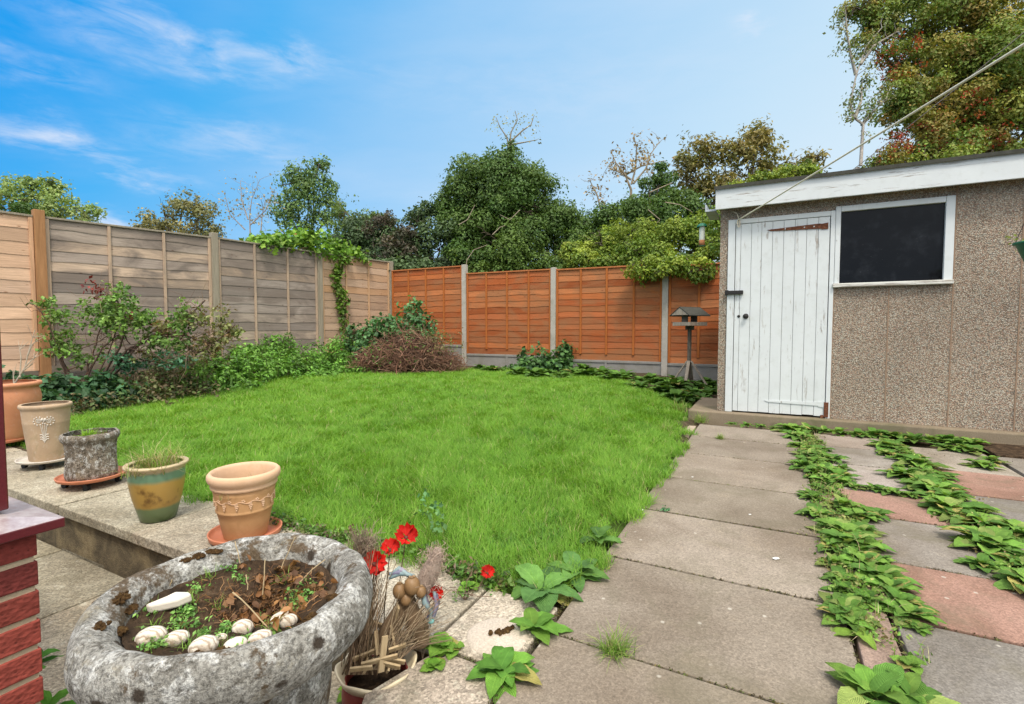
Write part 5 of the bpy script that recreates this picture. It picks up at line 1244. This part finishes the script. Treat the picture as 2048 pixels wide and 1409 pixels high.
# 5 warm terracotta with garland
k5 = p5[1]/F
saucer('round terracotta saucer under the vine-garland pot nearest the stone urn', p5, 77*k5, .030, 'saucer', False, .0, 'pot_saucer')
pr = [(.098,.0),(.100,.004),(.118,.085),(.127,.12),(.1315,.123),(.1325,.128),(.130,.133),(.1295,.136),(.140,.20),(.1435,.222),(.151,.226),(.153,.234),(.149,.242),(.152,.246),(.163,.256),(.168,.270),(.166,.284),(.156,.293),(.147,.292)]
sc5 = (152*k5/2)/.168
o5 = pot('warm terracotta pot with an embossed grape garland, standing on a saucer near the stone urn', p5, [(r*sc5, z*sc5) for r, z in pr[:10]], 'warm_pot', .125*sc5, .19*sc5, off=.010, n=72)
m = MB(); m.lathe([(r*sc5, z*sc5) for r, z in pr[9:]+[(.140,.280),(.136,.25),(.133,.19)]], 72); m.build('rim', 'warm_rim', o5, smooth=True)
m = MB(); zc = .178*sc5
for k in range(220):
    a = 2*PI*k/220; rr = .1365*sc5; z = zc+.004*math.sin(a*14)
    m.ball((rr*math.cos(a), rr*math.sin(a), z), (.0032, .0032, .0022), 6, 4)
for k in range(14):
    a0 = 2*PI*k/14
    for q in range(9):
        row = int((math.sqrt(8*q+1)-1)/2); i = q-row*(row+1)/2
        a = a0+(i-row/2)*.042; z = zc-.004-(3-row)*.0+.0*row-.0082*(3-row)
        m.ball((.136*sc5*math.cos(a)*.995, .136*sc5*math.sin(a)*.995, z-.002), .0042, 6, 4)
    a = a0+.22; 
    for q in range(5):
        t = q/5*2*PI; m.ball((.1365*sc5*math.cos(a+.04*math.cos(t)), .1365*sc5*math.sin(a+.04*math.cos(t)), zc+.006+.006*math.sin(t)), (.005,.005,.0035), 6, 4)
m.build('garland', 'warm_rim', o5, smooth=True)
def pot_plant(name, label, base, fn):
    t = thing(name, label, 'plant', base); m = MB(); fn(m); m.build('leaves', 'grass', t); return t
def f5(m):
    for _ in range(16): c = R.normal(0, .05, 2); tuft(m, (c[0], c[1], 0), 20, .05, .0022, GREENG+STRAW+STRAW, .8, .015)
pot_plant('sprouting_weeds', 'sparse dry grass and weeds in the grape-garland pot', p5+np.array([0,0,.21*sc5]), f5)
# 4 glazed
k4 = p4[1]/F
pr = [(.084,.0),(.090,.004),(.104,.05),(.124,.115),(.136,.17),(.140,.21),(.140,.235),(.142,.244),(.156,.256),(.160,.262),(.158,.268),(.148,.270),(.140,.262)]
s4 = (136*k4/2)/.160
o4 = pot('glazed pot banded green and ochre, second from the right in the row of pots', p4, [(r*s4, z*s4) for r, z in pr], 'banded_glaze', .13*s4, .232*s4, n=72)
def f4(m):
    for _ in range(30): c = R.normal(0, .055, 2); tuft(m, (c[0], c[1], 0), 16, .125, .0030, GREENG+STRAW, .55, .02, .5)
    tuft(m, (0,0,0), 34, .21, .0022, STRAW+[(.2,.3,.08)], 1.0, .05, .6)
pot_plant('grass_plant', 'straggly green and dry grass growing in the ochre and green glazed pot', p4+np.array([0,0,.235*s4]), f4)
# 3 worn stone
k3 = p3[1]/F
saucer('orange plastic trolley on black casters under the worn stone pot', p3, 75*k3, .022, 'saucer', True)
pr = [(.128,.0),(.136,.006),(.140,.03),(.134,.07),(.132,.12),(.134,.175),(.140,.20),(.150,.208),(.156,.222),(.154,.238),(.144,.245)]
s3 = (124*k3/2)/.156
def wb(i, r, z, t): return (r*(1+.010*np.sin(5*t+i)+R.normal(0, .004, len(t))), z+.002*np.sin(7*t))
o3 = pot('rough weathered stone pot on an orange trolley in the middle of the row', p3, [(r*s3, z*s3*.93) for r, z in pr], 'worn_stone_pot', .136*s3, .205*s3, off=.052, n=80, wob=wb)
for k in range(8):
    a0 = k*PI/4+.3; m = MB()
    for q in np.linspace(0, 2*PI, 22):
        m.ball((.134*s3*math.cos(a0+.16*math.sin(q)), .134*s3*math.sin(a0+.16*math.sin(q)), (.115+.045*math.sin(2*q))*s3), .0055, 6, 4)
    m.build('relief_wreath', 'worn_stone_pot', o3, smooth=True)
def f3(m):
    for _ in range(5): c = R.normal(0, .03, 2); tuft(m, (c[0], c[1], 0), 24, .055, .006, [(.27,.44,.06),(.20,.38,.05)], .8, .012, .6)
    for _ in range(5): c = R.normal(0, .05, 2); tuft(m, (c[0]+.03, c[1], 0), 12, .05, .002, GREENG, 1.0, .01)
pot_plant('seedling', 'small bright green seedlings in the weathered stone pot', p3+np.array([0,0,.052+.205*s3]), f3)
# 2 aged with flower emblem
k2 = p2[1]/F
saucer('cream plastic trolley on black casters under the sunflower pot', p2, 66*k2, .016, 'white_saucer', True)
pr = [(.104,.0),(.108,.004),(.118,.09),(.128,.16),(.134,.205),(.1355,.210),(.1345,.214),(.141,.275),(.143,.285),(.152,.290),(.154,.300),(.150,.309),(.140,.308)]
s2 = (112*k2/2)/.154
o2 = pot('tall aged clay pot with raised spiral flowers, second from the left in the row', p2, [(r*s2, z*s2) for r, z in pr], 'aged_pot', .128*s2, .27*s2, off=.050, n=64)
m = MB(); face = math.atan2(-p2[1], -p2[0])-.12
def onpot(da, z):
    r = float(np.interp(z/s2, [q[1] for q in pr], [q[0] for q in pr]))*s2+.001; a = face+da; return np.array([r*math.cos(a), r*math.sin(a), z])
for (cx_, cz, rr) in ((-.20, .225*s2, .017), (.22, .222*s2, .017)):
    t = np.linspace(0, 4*PI, 30); m.tube([onpot(cx_+rr*(1-q/(4.6*PI))*math.cos(q)/.13, cz+rr*(1-q/(4.6*PI))*math.sin(q)) for q in t], .0028, 6)
    for q in np.linspace(0, 2*PI, 11)[:-1]: m.ball(onpot(cx_+.027*math.cos(q)/.13, cz+.027*math.sin(q)), .0058, 7, 5)
for cx_ in (-.055, .06): m.ball(onpot(cx_, .232*s2), .011, 8, 5)
for cx_ in (-.15, -.06, .06, .15): m.tube([onpot(cx_*.9, .205*s2), onpot(cx_*.55, .165*s2), onpot(0, .105*s2)], .0028, 6)
for q in (-1, 1):
    for z_ in (.125, .137, .150): m.tube([onpot(.02*q, (z_-.012)*s2), onpot(.10*q, (z_+.001)*s2), onpot(.19*q, (z_)*s2)], .004, 6)
m.build('flower_relief', 'white_saucer', o2, smooth=True)
# 1 large terracotta
k1 = p1[1]/F
saucer('orange trolley under the large terracotta pot at the left edge', p1, 66*k1, .022, 'saucer', True)
pr = [(.155,.0),(.165,.005),(.180,.05),(.205,.15),(.226,.25),(.232,.30),(.224,.345),(.216,.368),(.220,.378),(.236,.386),(.238,.400),(.232,.410),(.214,.412)]
s1 = (150*k1/2)/.238
o1 = pot('largest orange terracotta pot at the left edge with a bare twiggy plant', p1, [(r*s1, z*s1*.90) for r, z in pr], 'terracotta', .208*s1, .335*s1, off=.052, n=72)
sp = thing('bare_twig_plant', 'pale bare twigs standing in the largest terracotta pot', 'plant', p1+np.array([0,0,.052+.335*s1])); m = MB()
for pl in ([(28,770),(50,735),(58,700),(70,660)], [(28,770),(26,740)], [(40,755),(42,715),(38,690)], [(55,712),(64,690),(76,680)], [(50,735),(62,722),(72,714)], [(46,742),(66,728)]):
    q = pxline(pl, p1[1]); m.tube(q, [.006, .002], 6, (.42,.36,.28))
    for _ in range(4): e = q[-1]+R.normal(0, .03, 3)+np.array([0,0,.02]); m.tube([q[-2]*.4+q[-1]*.6, e], [.0025, .001], 4, (.45,.38,.30))
m.build('twigs', 'stalk', sp, sp.location)

for nm_, lst in (('plant_pot', (492, 317, 185, 97, 5)), ):
    pots_ = [o for o in bpy.data.objects if o.get('group') == 'pots along the terrace']
    for o, u in zip(pots_, lst): narrow(o, u)
    pots_[-1].scale = (.84, .84, 1)
for o in [o for o in bpy.data.objects if o.get('group') == 'saucers and trolleys under the pots']:
    u = 1024+F*o.location[0]/o.location[1]; narrow(o, u)
# ---------- stone urn ----------
UX, UY, UZ = -.552, .972, -.25
ur = thing('stone_urn', 'big lichen-crusted stone urn on a pedestal in the foreground', 'urn', (UX, UY, UZ))
zc = .42+.25
def uw(i, r, z, t):
    ph = i*.37
    return (r*(1+.009*np.sin(3*t+ph)+.006*np.sin(7*t+1.3*ph)+.004*np.sin(17*t+ph)), z+.0025*np.sin(4*t+1)+.0015*np.sin(13*t))
m = MB()
ro = [(.155,zc-.165),(.172,zc-.128),(.185,zc-.118),(.214,zc-.112),(.238,zc-.106),(.254,zc-.088),(.262,zc-.064),(.262,zc-.040),(.254,zc-.019),(.245,zc-.005),(.233,zc),(.220,zc-.004),(.206,zc-.013),(.195,zc-.024),(.189,zc-.045),(.184,zc-.07),(.178,zc-.10)]
m.lathe(ro, 140, wob=uw)
m.build('rim', 'lichen_stone', ur, smooth=True, subd=1)
m = MB(); m.lathe([(.08,.19),(.10,.21),(.135,.26),(.160,.34),(.172,.42),(.174,.46),(.170,.50),(.160,.545)], 96, wob=uw); 
m.build('bowl', 'lichen_stone', ur, smooth=True)
m = MB(); m.lathe([(0,.0),(.14,.0),(.145,.01),(.145,.05),(.125,.06),(.105,.075),(.075,.11),(.070,.15),(.082,.185),(.086,.20)], 64); m.boxe(-.15,.15,-.15,.15,-.001,.03); m.build('pedestal', 'lichen_stone', ur, smooth=False)
# soil with a hollow
nr, nt = 30, 80; V = []; 
for i in range(nr+1):
    r = .186*i/nr
    for j in range(nt):
        t = 2*PI*j/nt; x, y = r*math.cos(t), r*math.sin(t)
        hx, hy = x-.030, y-.030
        z = zc-.060-.085*math.exp(-(hx*hx+hy*hy)/.0030)+.012*math.sin(x*60)*math.sin(y*50)*.35+R.normal(0, .0022)+.016*(r/.186)**3
        V.append((x, y, z))
fs = [(i*nt+j, i*nt+(j+1) % nt, (i+1)*nt+(j+1) % nt, (i+1)*nt+j) for i in range(nr) for j in range(nt)]
m = MB(); m.add(V, fs); m.build('soil', 'soil', ur, smooth=True)
def usoil(x, y):
    hx, hy = x-.030, y-.030; r = math.hypot(x, y)
    return zc-.060-.085*math.exp(-(hx*hx+hy*hy)/.0030)+.016*(r/.186)**3
# moss lumps on rim and soil, root fibre
random.seed(3)
def lump(cx, cy, cz, rx, ry, rz_, n, s=.007):
    for _ in range(n):
        q = rv(1)[0]*np.array([rx, ry, rz_])*random.uniform(.3, 1); q[2] = abs(q[2]); m.ball((cx+q[0], cy+q[1], cz+q[2]), (random.uniform(.6, 1.3)*s, random.uniform(.6, 1.3)*s, s*.7), 6, 4, jit=.35)
def rimpt(u, v, zz):
    g = G(u, v, UZ+zz); return g[0]-UX, g[1]-UY
for u, v, rx, ry, n in ((250,1195,.020,.020,60), (232,1228,.018,.014,50), (195,1200,.030,.030,60), (170,1260,.016,.022,30), (690,1195,.024,.012,60), (385,1125,.024,.012,50), (350,1130,.02,.01,36), (415,1110,.030,.008,50), (640,1235,.012,.008,18), (665,1260,.010,.008,14), (390,1310,.010,.012,16), (430,1360,.012,.010,16), (575,1125,.03,.008,40), (620,1140,.02,.01,30)):
    inner = v < 1135 and u > 340
    zz = zc-.006 if not inner else zc-.03
    x, y = rimpt(u, v, zz); rr = math.hypot(x, y)
    if rr > .219: x *= .219/rr; y *= .219/rr; rr = .219
    m = MB(); prof = [(q[0], q[1]) for q in ro[5:]]
    # follow rim surface
    zz2 = float(np.interp(-rr, [-.262, -.254, -.245, -.233, -.220, -.206, -.190], [zc-.045, zc-.019, zc-.006, zc, zc-.003, zc-.012, zc-.04]))
    lump(x, y, zz2-.007, rx, ry, .005, n*2, .0042); m.build('moss_clump', 'moss', ur)
fb = MB()
for _ in range(520):
    x, y = R.normal(.03, .07), R.normal(.045, .05)
    if math.hypot(x, y) > .165: continue
    z = usoil(x, y); d = nrm(R.normal(size=3)*np.array([1, 1, .5])); L = R.uniform(.01, .04); c = np.array([x, y, z+.006])
    fb.tube(bez(c, c+d*L, R.uniform(-.01, .012), 5, .003), .0006, 3, pick([(.13,.065,.03),(.26,.13,.05),(.07,.035,.02),(.34,.20,.10)], 1)[0], cap=False)
fb.build('root_fibres', 'stalk', ur)['kind'] = 'stuff'
# dead leaves / moss plates
dl = MB(); n = 60
pp = np.array([(x, y, usoil(x, y)+.008) for x, y in zip(R.normal(.05, .05, n), np.abs(R.normal(.06, .045, n))) if math.hypot(x, y) < .17])
clumps(dl, pp, .012, 5, .018, [(.22,.10,.035),(.33,.17,.06),(.12,.06,.03)], tm=OVAL, asp=1.2)
for u, v in ((435,1120), (560,1235), (580,1222)):
    g = G(u, v, UZ+zc-.03); clumps(dl, np.array([[g[0]-UX, g[1]-UY, zc-.035]]), .008, 5, .032, [(.40,.20,.075)], tm=OVAL, asp=1.0)
dl.build('dead_leaves', 'foliage', ur)
# plants in the urn
up = thing('urn_weeds', 'small bright green seedlings and grass growing in the stone urn', 'weeds', (UX, UY, UZ+zc-.05)); m = MB()
def upx(u, v): g = G(u, v, UZ+zc-.045); return g[0]-UX, g[1]-UY
for u, v, n, kind in ((370,1215,22,0), (430,1200,20,1), (455,1240,24,0), (500,1190,14,1), (530,1175,16,0), (360,1245,24,0), (545,1195,20,0), (390,1195,24,1), (600,1200,14,0), (315,1245,20,1), (480,1150,12,0), (300,1225,10,0), (330,1280,8,0), (345,1275,26,1), (290,1268,9,0), (390,1235,8,0), (400,1175,12,0), (420,1155,26,1), (375,1290,30,1), (405,1255,10,0), (440,1265,8,0), (470,1290,10,0), (500,1270,8,0), (550,1260,26,1), (570,1150,20,1), (585,1165,10,0), (600,1185,30,1), (620,1180,12,0), (615,1160,10,0), (560,1210,16,1), (355,1225,8,0), (320,1218,20,1), (300,1290,10,0), (445,1285,14,1), (540,1250,10,1), (452,1125,10,0), (525,1265,8,0)):
    x, y = upx(u, v)
    if math.hypot(x, y) > .176: k_ = .176/math.hypot(x, y); x *= k_; y *= k_
    z = usoil(x, y)-(zc-.05)
    if kind: tuft(m, (x, y, z), n, .030, .0012, GREENG, .7, .006)
    else: clumps(m, np.array([x, y, z+.006])+R.normal(0, 1, (n, 3))*np.array([.010,.007,.004]), .007, 5, .0085, [(.16,.34,.07),(.24,.42,.10),(.10,.24,.05)])
m.build('leaves', 'foliage', up)
# ridged stones
LS = ['ridged pale stone in the urn, leftmost of the front row', 'ridged stone second from the left in the urn, partly under grass', 'large ridged stone at the front middle of the urn', 'smooth white stone right of the large ridged one', 'flattened ridged stone touching the inner rim at the front of the urn', 'round pale stone in the centre of the urn beside the hollow', 'ridged stone at the right of the urn, upper of the pair', 'ridged stone at the right of the urn, lower of the pair', 'small brown ridged stone behind the front row in the urn']
for (u, v, w_, h_, an), lb in zip([(302,1262,31,20,.1), (352,1262,26,17,.2), (407,1280,29,22,.3), (470,1277,24,16,.3), (520,1262,24,15,.4), (485,1235,22,19,.0), (562,1218,22,15,.3), (577,1230,18,16,.5), (440,1255,14,9,.1)], LS):
    g = G(u, v+4, UZ+zc-.038); x, y = g[0]-UX, g[1]-UY; s_ = g[1]/F; rr = math.hypot(x, y); lim = .184-w_*s_*.9
    if rr > lim: x, y = x*lim/rr, y*lim/rr
    z = usoil(x, y)+h_*s_*.45
    o = thing('pebble', lb, 'stone', (UX+x, UY+y, UZ+z), 0, 'decorative stones in the urn'); m = MB()
    m.ball((0,0,0), (w_*s_, w_*s_*.68, h_*s_*.92), 18, 12, rot=Matrix.Rotation(an, 3, 'Z') @ Matrix.Rotation(-.15, 3, 'Y'), jit=.015)
    m.build('stone', 'ridged_stone' if 'smooth' not in lb else 'pale_stone', o, smooth=True, subd=1)
g = G(342, 1202, UZ+zc-.035); o = thing('flat_stone', 'flat angular white stone at the back left inside the urn', 'stone', g); s_ = g[1]/F
m = MB(); m.prism([(-42*s_,-12*s_),(-30*s_,-20*s_),(20*s_,-12*s_),(40*s_,2*s_),(30*s_,12*s_),(0,20*s_),(-12*s_,8*s_)], -.010, .008); m.build('stone', 'pale_stone', o, bevel=.004).rotation_euler = (.12, -.10, .1)
# stalks
st = thing('dry_stalks', 'few long dry straw stalks standing in the stone urn', 'stalks', (UX, UY, UZ+zc-.05))
for (u0, v0, u1, v1, dy) in ((482,1135,470,1083,0), (495,1180,492,1150,0), (542,1262,465,1185,-.02), (560,1145,590,1075,.0), (525,1190,530,1120,0), (600,1165,650,1120,0), (340,1180,343,1160,0), (470,1150,480,1190,0)):
    a_ = G(u0, v0, UZ+zc-.05); b_ = P(u1, v1, a_[1]+dy); m = MB(); m.tube(bez(a_, b_, .004, 5, .001), .0011, 5, (.50,.38,.22)); m.build('stalk', 'stalk', st, st.location)

# ---------- red pot with ornaments ----------
rp = np.array([-.375, 1.325, -.25])
o = thing('ornament_pot', 'dark red pot with a wavy cream rim standing low beside the urn', 'plant pot', rp)
m = MB(); pr = [(.055,.0),(.062,.006),(.080,.08),(.092,.15),(.094,.19),(.088,.225)]; m.lathe(wall_prof(pr, .007), 48); m.build('pot_body', 'rust_red', o, smooth=True)
m = MB(); m.lathe([(.086,.218),(.090,.224),(.100,.236),(.107,.250),(.106,.256),(.101,.255),(.094,.240),(.082,.222)], 72, wob=lambda i, r, z, t: (r*(1+.035*np.sin(6*t)), z+.006*np.sin(6*t)))
m.build('rim', 'cream_glaze', o, smooth=True); soil_disc(o, .083, .19)
# stick bundle = woven offcuts
so_ = thing('stick_ornament', 'criss-crossed flat wooden offcuts stuck in the red pot', 'ornament', (rp[0], rp[1], 0.0)); 
def stick(u0, v0, u1, v1, d0, d1, w_=.018):
    m = MB(); a_, b_ = P(u0, v0, d0), P(u1, v1, d1); v_ = Vector(b_-a_); c = (a_+b_)/2
    m.box(tuple(c-np.array(so_.location)), (w_, .006, v_.length), rot=(v_.to_track_quat('Z', 'X') @ Matrix.Rotation(.5, 3, 'Z').to_quaternion()).to_matrix()); m.build('wood_strip', 'stick_wood', so_, bevel=.0012)
for a in ((705,1320,750,1302,1.30,1.32), (722,1330,795,1312,1.27,1.30), (752,1262,756,1310,1.33,1.31), (783,1250,792,1300,1.36,1.33), (770,1272,762,1345,1.30,1.28), (727,1295,760,1300,1.36,1.36), (777,1302,812,1290,1.31,1.33), (742,1245,790,1262,1.38,1.40), (790,1262,822,1285,1.40,1.38), (797,1213,783,1262,1.36,1.38), (700,1340,745,1335,1.26,1.27), (733,1280,750,1290,1.38,1.36), (775,1345,790,1285,1.29,1.36), (765,1318,810,1325,1.30,1.31), (730,1345,735,1300,1.28,1.34), (785,1330,808,1302,1.32,1.36), (745,1322,800,1335,1.29,1.29)): stick(*a)
# dry stems bunch
ds = thing('dried_flowers', 'bundle of dried brown seed stems rising from the red pot', 'dried flowers', (rp[0], rp[1], -.06)); m = MB()
for _ in range(230):
    u1 = R.normal(733, 22); v1 = R.uniform(1085, 1230); u0 = R.normal(712, 14); 
    a_ = P(u0, 1350, 1.33+R.normal(0, .02)); b_ = P(u1+.0, v1, 1.36+R.normal(0, .04)); m.tube(bez(a_, b_, 0, 6, .003), [.0011, .0007], 4, pick([(.17,.11,.065),(.26,.18,.11),(.10,.07,.045),(.36,.27,.17)], 1)[0], cap=False)
for _ in range(110):
    a_ = P(R.normal(765, 14), 1340, 1.32); b_ = P(R.uniform(790, 905), R.uniform(1175, 1290), 1.38+R.normal(0, .04)); m.tube(bez(a_, b_, .02, 6, .003), [.0012, .0007], 4, pick([(.20,.14,.09),(.36,.28,.18)], 1)[0], cap=False)
for _ in range(900):
    c = P(R.normal(730, 13), R.normal(1105, 20), 1.37+R.normal(0, .015)); e = c+R.normal(0, .012, 3)+np.array([0,0,.012]); m.tube([c, e], .0006, 3, pick([(.28,.22,.16),(.20,.15,.11)], 1)[0], cap=False)
m.build('stems', 'stalk', ds, ds.location)
# figure with brown round heads and cloth body
fg = P(812, 1230, 1.385); fo = thing('cloth_ornament', 'brown cloth-draped ornament with a cluster of round wooden seed heads', 'ornament', (fg[0], fg[1], 0)); m = MB()
k_ = 1.385/F
for (pts, r) in (([(812,1190),(800,1225),(778,1265),(768,1285)], [.016, .022, .034, .026]), ([(815,1190),(822,1225),(838,1262),(845,1290)], [.018, .024, .036, .02])):
    m.tube(pxline(pts, 1.385), r, 14, (.2,.14,.09))
m.build('cloth_body', 'brown_cloth', fo, fo.location, smooth=True, subd=1)
for (u, v, r) in ((799,1182,.0195), (824,1172,.023), (842,1184,.015), (812,1199,.016)):
    m = MB(); c = P(u, v, 1.365)-np.array(fo.location); m.ball(c, (r, r, r*1.15), 16, 10, (.23,.135,.06), .02)
    m.lathe([(.0,r*1.10),(r*.35,r*1.08),(r*.4,r*1.2)], 10, o=c, c_=(.33,.25,.15)); m.build('seed_head', 'resin', fo, smooth=True)
# sacking bird
hb_ = P(868, 1135, 1.40); ho = thing('sacking_bird', 'small bird-like figure of frayed pink-brown sacking on a stem above the red pot', 'ornament', hb_); m = MB()
m.tube(pxline([(845,1190),(852,1160),(868,1130),(872,1110),(876,1098)], 1.40)-hb_, [.012, .030, .034, .017, .015, .010], 16, (.4,.3,.25)); m.build('body', 'burlap', ho, smooth=True, subd=1)
m = MB()
for _ in range(1500):
    q = R.random(); c = P(845+30*q+R.normal(0, 12), 1195-95*q+R.normal(0, 8), 1.40+R.normal(0, .02))-hb_; e = c+R.normal(0, .010, 3); m.tube([c, e], .0005, 3, pick([(.42,.32,.26),(.30,.22,.17)], 1)[0], cap=False)
m.tube(pxline([(862,1108),(855,1096)], 1.39)-hb_, [.004, .001], 8, (.35,.28,.22)); m.tube(pxline([(850,1190),(835,1250),(800,1330)], 1.38)-hb_, .0016, 5, (.2,.15,.1))
m.build('frayed_threads', 'stalk', ho)
# blue-grey dried leaf twists
for i, (pts, lb) in enumerate((([(783,1148),(800,1140),(815,1150),(830,1150)], 'blue-grey twisted dried pod lying above the round wooden heads'), ([(845,1180),(850,1200),(862,1222),(860,1240)], 'blue-purple twisted dried pod hanging under the sacking bird'), ([(868,1185),(872,1205),(866,1232)], 'green-blue twisted pod, rightmost under the sacking bird'))):
    c0_ = pxline(pts, 1.375); o = thing('dried_pod', lb, 'dried flowers', c0_[0]); m = MB()
    for q in range(4):
        pp_ = c0_+R.normal(0, .003, c0_.shape)+rv(1)[0]*.004; m.tube(pp_-c0_[0], [.004, .008, .006, .002], 8, [(.17,.25,.27),(.22,.30,.31),(.13,.13,.20),(.25,.22,.30)][(q+i) % 4])
    if i == 1: m.ball(P(862,1243,1.375)-c0_[0], (.010,.010,.007), 10, 6, (.16,.36,.34))
    m.tube([c0_[-1]-c0_[0], P(845, 1320, 1.375)-c0_[0]], .0012, 5, (.2,.15,.1)); m.build('pod', 'resin', o, smooth=True)
# poppies
def poppy(u, v, d, r, lb, to, tilt=.3, n=6):
    c = P(u, v, d); t = thing('poppy', lb, 'artificial flower', c, 0, 'red fabric poppies'); m = MB()
    toward = nrm(np.array([0, 0, H])-c)
    ax = nrm(toward+np.array([0, 0, tilt])); e1 = nrm(np.cross(ax, [0.1, 1, 0.2])); e2 = np.cross(ax, e1)
    for k in range(n):
        a = 2*PI*k/n+R.uniform(-.2, .2); V = []; nu, nv_ = 6, 7
        for i in range(nu+1):
            s = i/nu
            for j in range(nv_+1):
                w_ = (j/nv_-.5)*1.7*(.35+.65*s); aa = a+w_; rr = r*s*(1+.16*math.sin(j*2.7+k)+.10*math.sin(k*5.1)); h = r*(.75*s*s)+.16*r*math.sin(aa*11+k*2)*s+R.normal(0, .12*r)*s
                V.append((e1*math.cos(aa)+e2*math.sin(aa))*rr+ax*(h+.004*(k % 2)))
        fs = [(i*(nv_+1)+j, i*(nv_+1)+j+1, (i+1)*(nv_+1)+j+1, (i+1)*(nv_+1)+j) for i in range(nu) for j in range(nv_)]
        m.add(V, fs, np.array([.62, .018, .012])*R.uniform(.6, 1.15))
    m.build('petals', 'petal', t, smooth=True)
    m = MB(); m.ball(ax*r*.15, r*.2, 10, 6, (.10,.03,.02), .1); m.build('centre', 'resin', t)
    m = MB(); m.tube(bez(ax*-.002, P(to[0], to[1], d-.03)-c, .0, 6, .002), .0016, 5, (.12,.09,.05)); m.build('stem', 'stalk', t)
poppy(748, 1130, 1.34, .031, 'red poppy, lowest left, standing in front of the frayed dried stems', (738,1330), .35, 9)
poppy(812, 1077, 1.46, .031, 'largest red poppy, topmost of the group above the red pot', (780,1300), .6)
poppy(780, 1102, 1.45, .026, 'red poppy just below and left of the topmost one', (765,1300), 1.2)
poppy(713, 1136, 1.42, .014, 'smallest red poppy peeping out between the urn and the dried stems', (712,1300), .2)
poppy(872, 1188, 1.39, .019, 'red poppy under the sacking bird at the right', (835,1300), .1)
poppy(975, 1148, 1.72, .023, 'lone orange-red poppy lying at the lawn corner beyond the slab', (940,1195), .5)
w2 = MB(); ob = thing('woody_sprig', 'small dark twiggy weed on the slab below the lone poppy', 'weed', G(930, 1200)); 
for _ in range(12): e = np.array([R.normal(0, .05), R.normal(0, .04), abs(R.normal(.03, .03))]); w2.tube(bez((0,0,0), e, .01, 5, .004), .0013, 4, (.15,.10,.07)); 
w2.build('twigs', 'stalk', ob); w2 = MB(); clumps(w2, R.normal(0, .012, (8,3))+np.array([-.01,0,.02]), .01, 6, .012, [(.12,.22,.05)]); w2.build('leaves', 'foliage', ob)
for c, lb_ in ((GT(850, 1045), 'taller soft weed standing in the lawn above the red poppies'), (GT(872, 1078), 'second soft weed in the lawn, nearer the sacking bird')):
    w2 = MB(); ky = np.array([c+np.array([0,0,.03*i]) for i in range(1, 6)]); clumps(w2, ky, .025, 6, .028, [(.10,.24,.08),(.15,.30,.10)], asp=1.3)
    tag(w2.build('tall_weed', 'foliage'), lb_, 'weed')

# ---------- brick wall and sill of the conservatory ----------
bw = thing('conservatory_wall', 'red brick dwarf wall corner with a dark maroon sill at the left edge', 'wall', W(-1.627, .529, -.25), TH)
m = MB(); mo = MB(); zt = .472-.05+.25; hh = .066; pitch = .0755; z = 0; r_ = 0
mo.boxe(-2.2, -.006, -1.0, -.006, 0, zt-.004)
while z < zt-.01:
    h = min(hh, zt-z-.003)
    # face a = const (local x=0), bricks along -y ; return face along -x
    y = -.0; L = .215 if r_ % 2 == 0 else .1025
    x = 0.0; first = True
    yy = 0.0
    Ls = [L]+[.215]*5
    for L2 in Ls:
        c = np.array(random.choice([(.22,.042,.033), (.27,.058,.042), (.18,.036,.03), (.29,.085,.065), (.24,.05,.036)]))*random.uniform(.85, 1.15)
        m.boxe(-.1025 if L2 == .215 or yy < 0 else -.215, 0, yy-L2+.005, yy-.005 if yy < 0 else 0, z+.005, z+h, c); yy -= L2+.0
    xx = -.1025-.01 if r_ % 2 == 0 else -.215-.01
    for _ in range(6):
        c = np.array(random.choice([(.22,.042,.033), (.27,.058,.042), (.18,.036,.03)])); m.boxe(xx-.205, xx, -.1025, 0, z+.005, z+h, c); xx -= .215
    z += pitch; r_ += 1
m.build('brick_face', 'brick', bw, bevel=.003); mo.build('mortar', 'mortar', bw)
m = MB(); s0 = .035
m.add([(-2.3, -.9, zt+.001), (s0, -.9, zt+.001), (s0, s0+.01, zt+.001), (-2.3, s0+.01, zt+.001), (-2.3, -.9, zt+.048), (s0, -.9, zt+.026), (s0, s0+.01, zt+.026), (-2.3, s0+.01, zt+.026), (-.10, -.9, zt+.048), (-.10, -.09, zt+.048), (-2.3, -.09, zt+.048)],
      [(3,2,1,0), (0,1,5,8,4), (1,2,6,5), (2,3,7,6), (5,6,9,8), (6,7,10,9), (8,9,10,4)])
m.build('sill', 'sky_sheen_maroon', bw, bevel=.003)
m = MB(); m.boxe(-.15, -.080, -.085, -.024, zt+.049, 2.3); m.boxe(-.15, -.085, -.9, -.086, zt+.049, zt+.11); m.build('window_frame', 'maroon_frame', bw, bevel=.004)
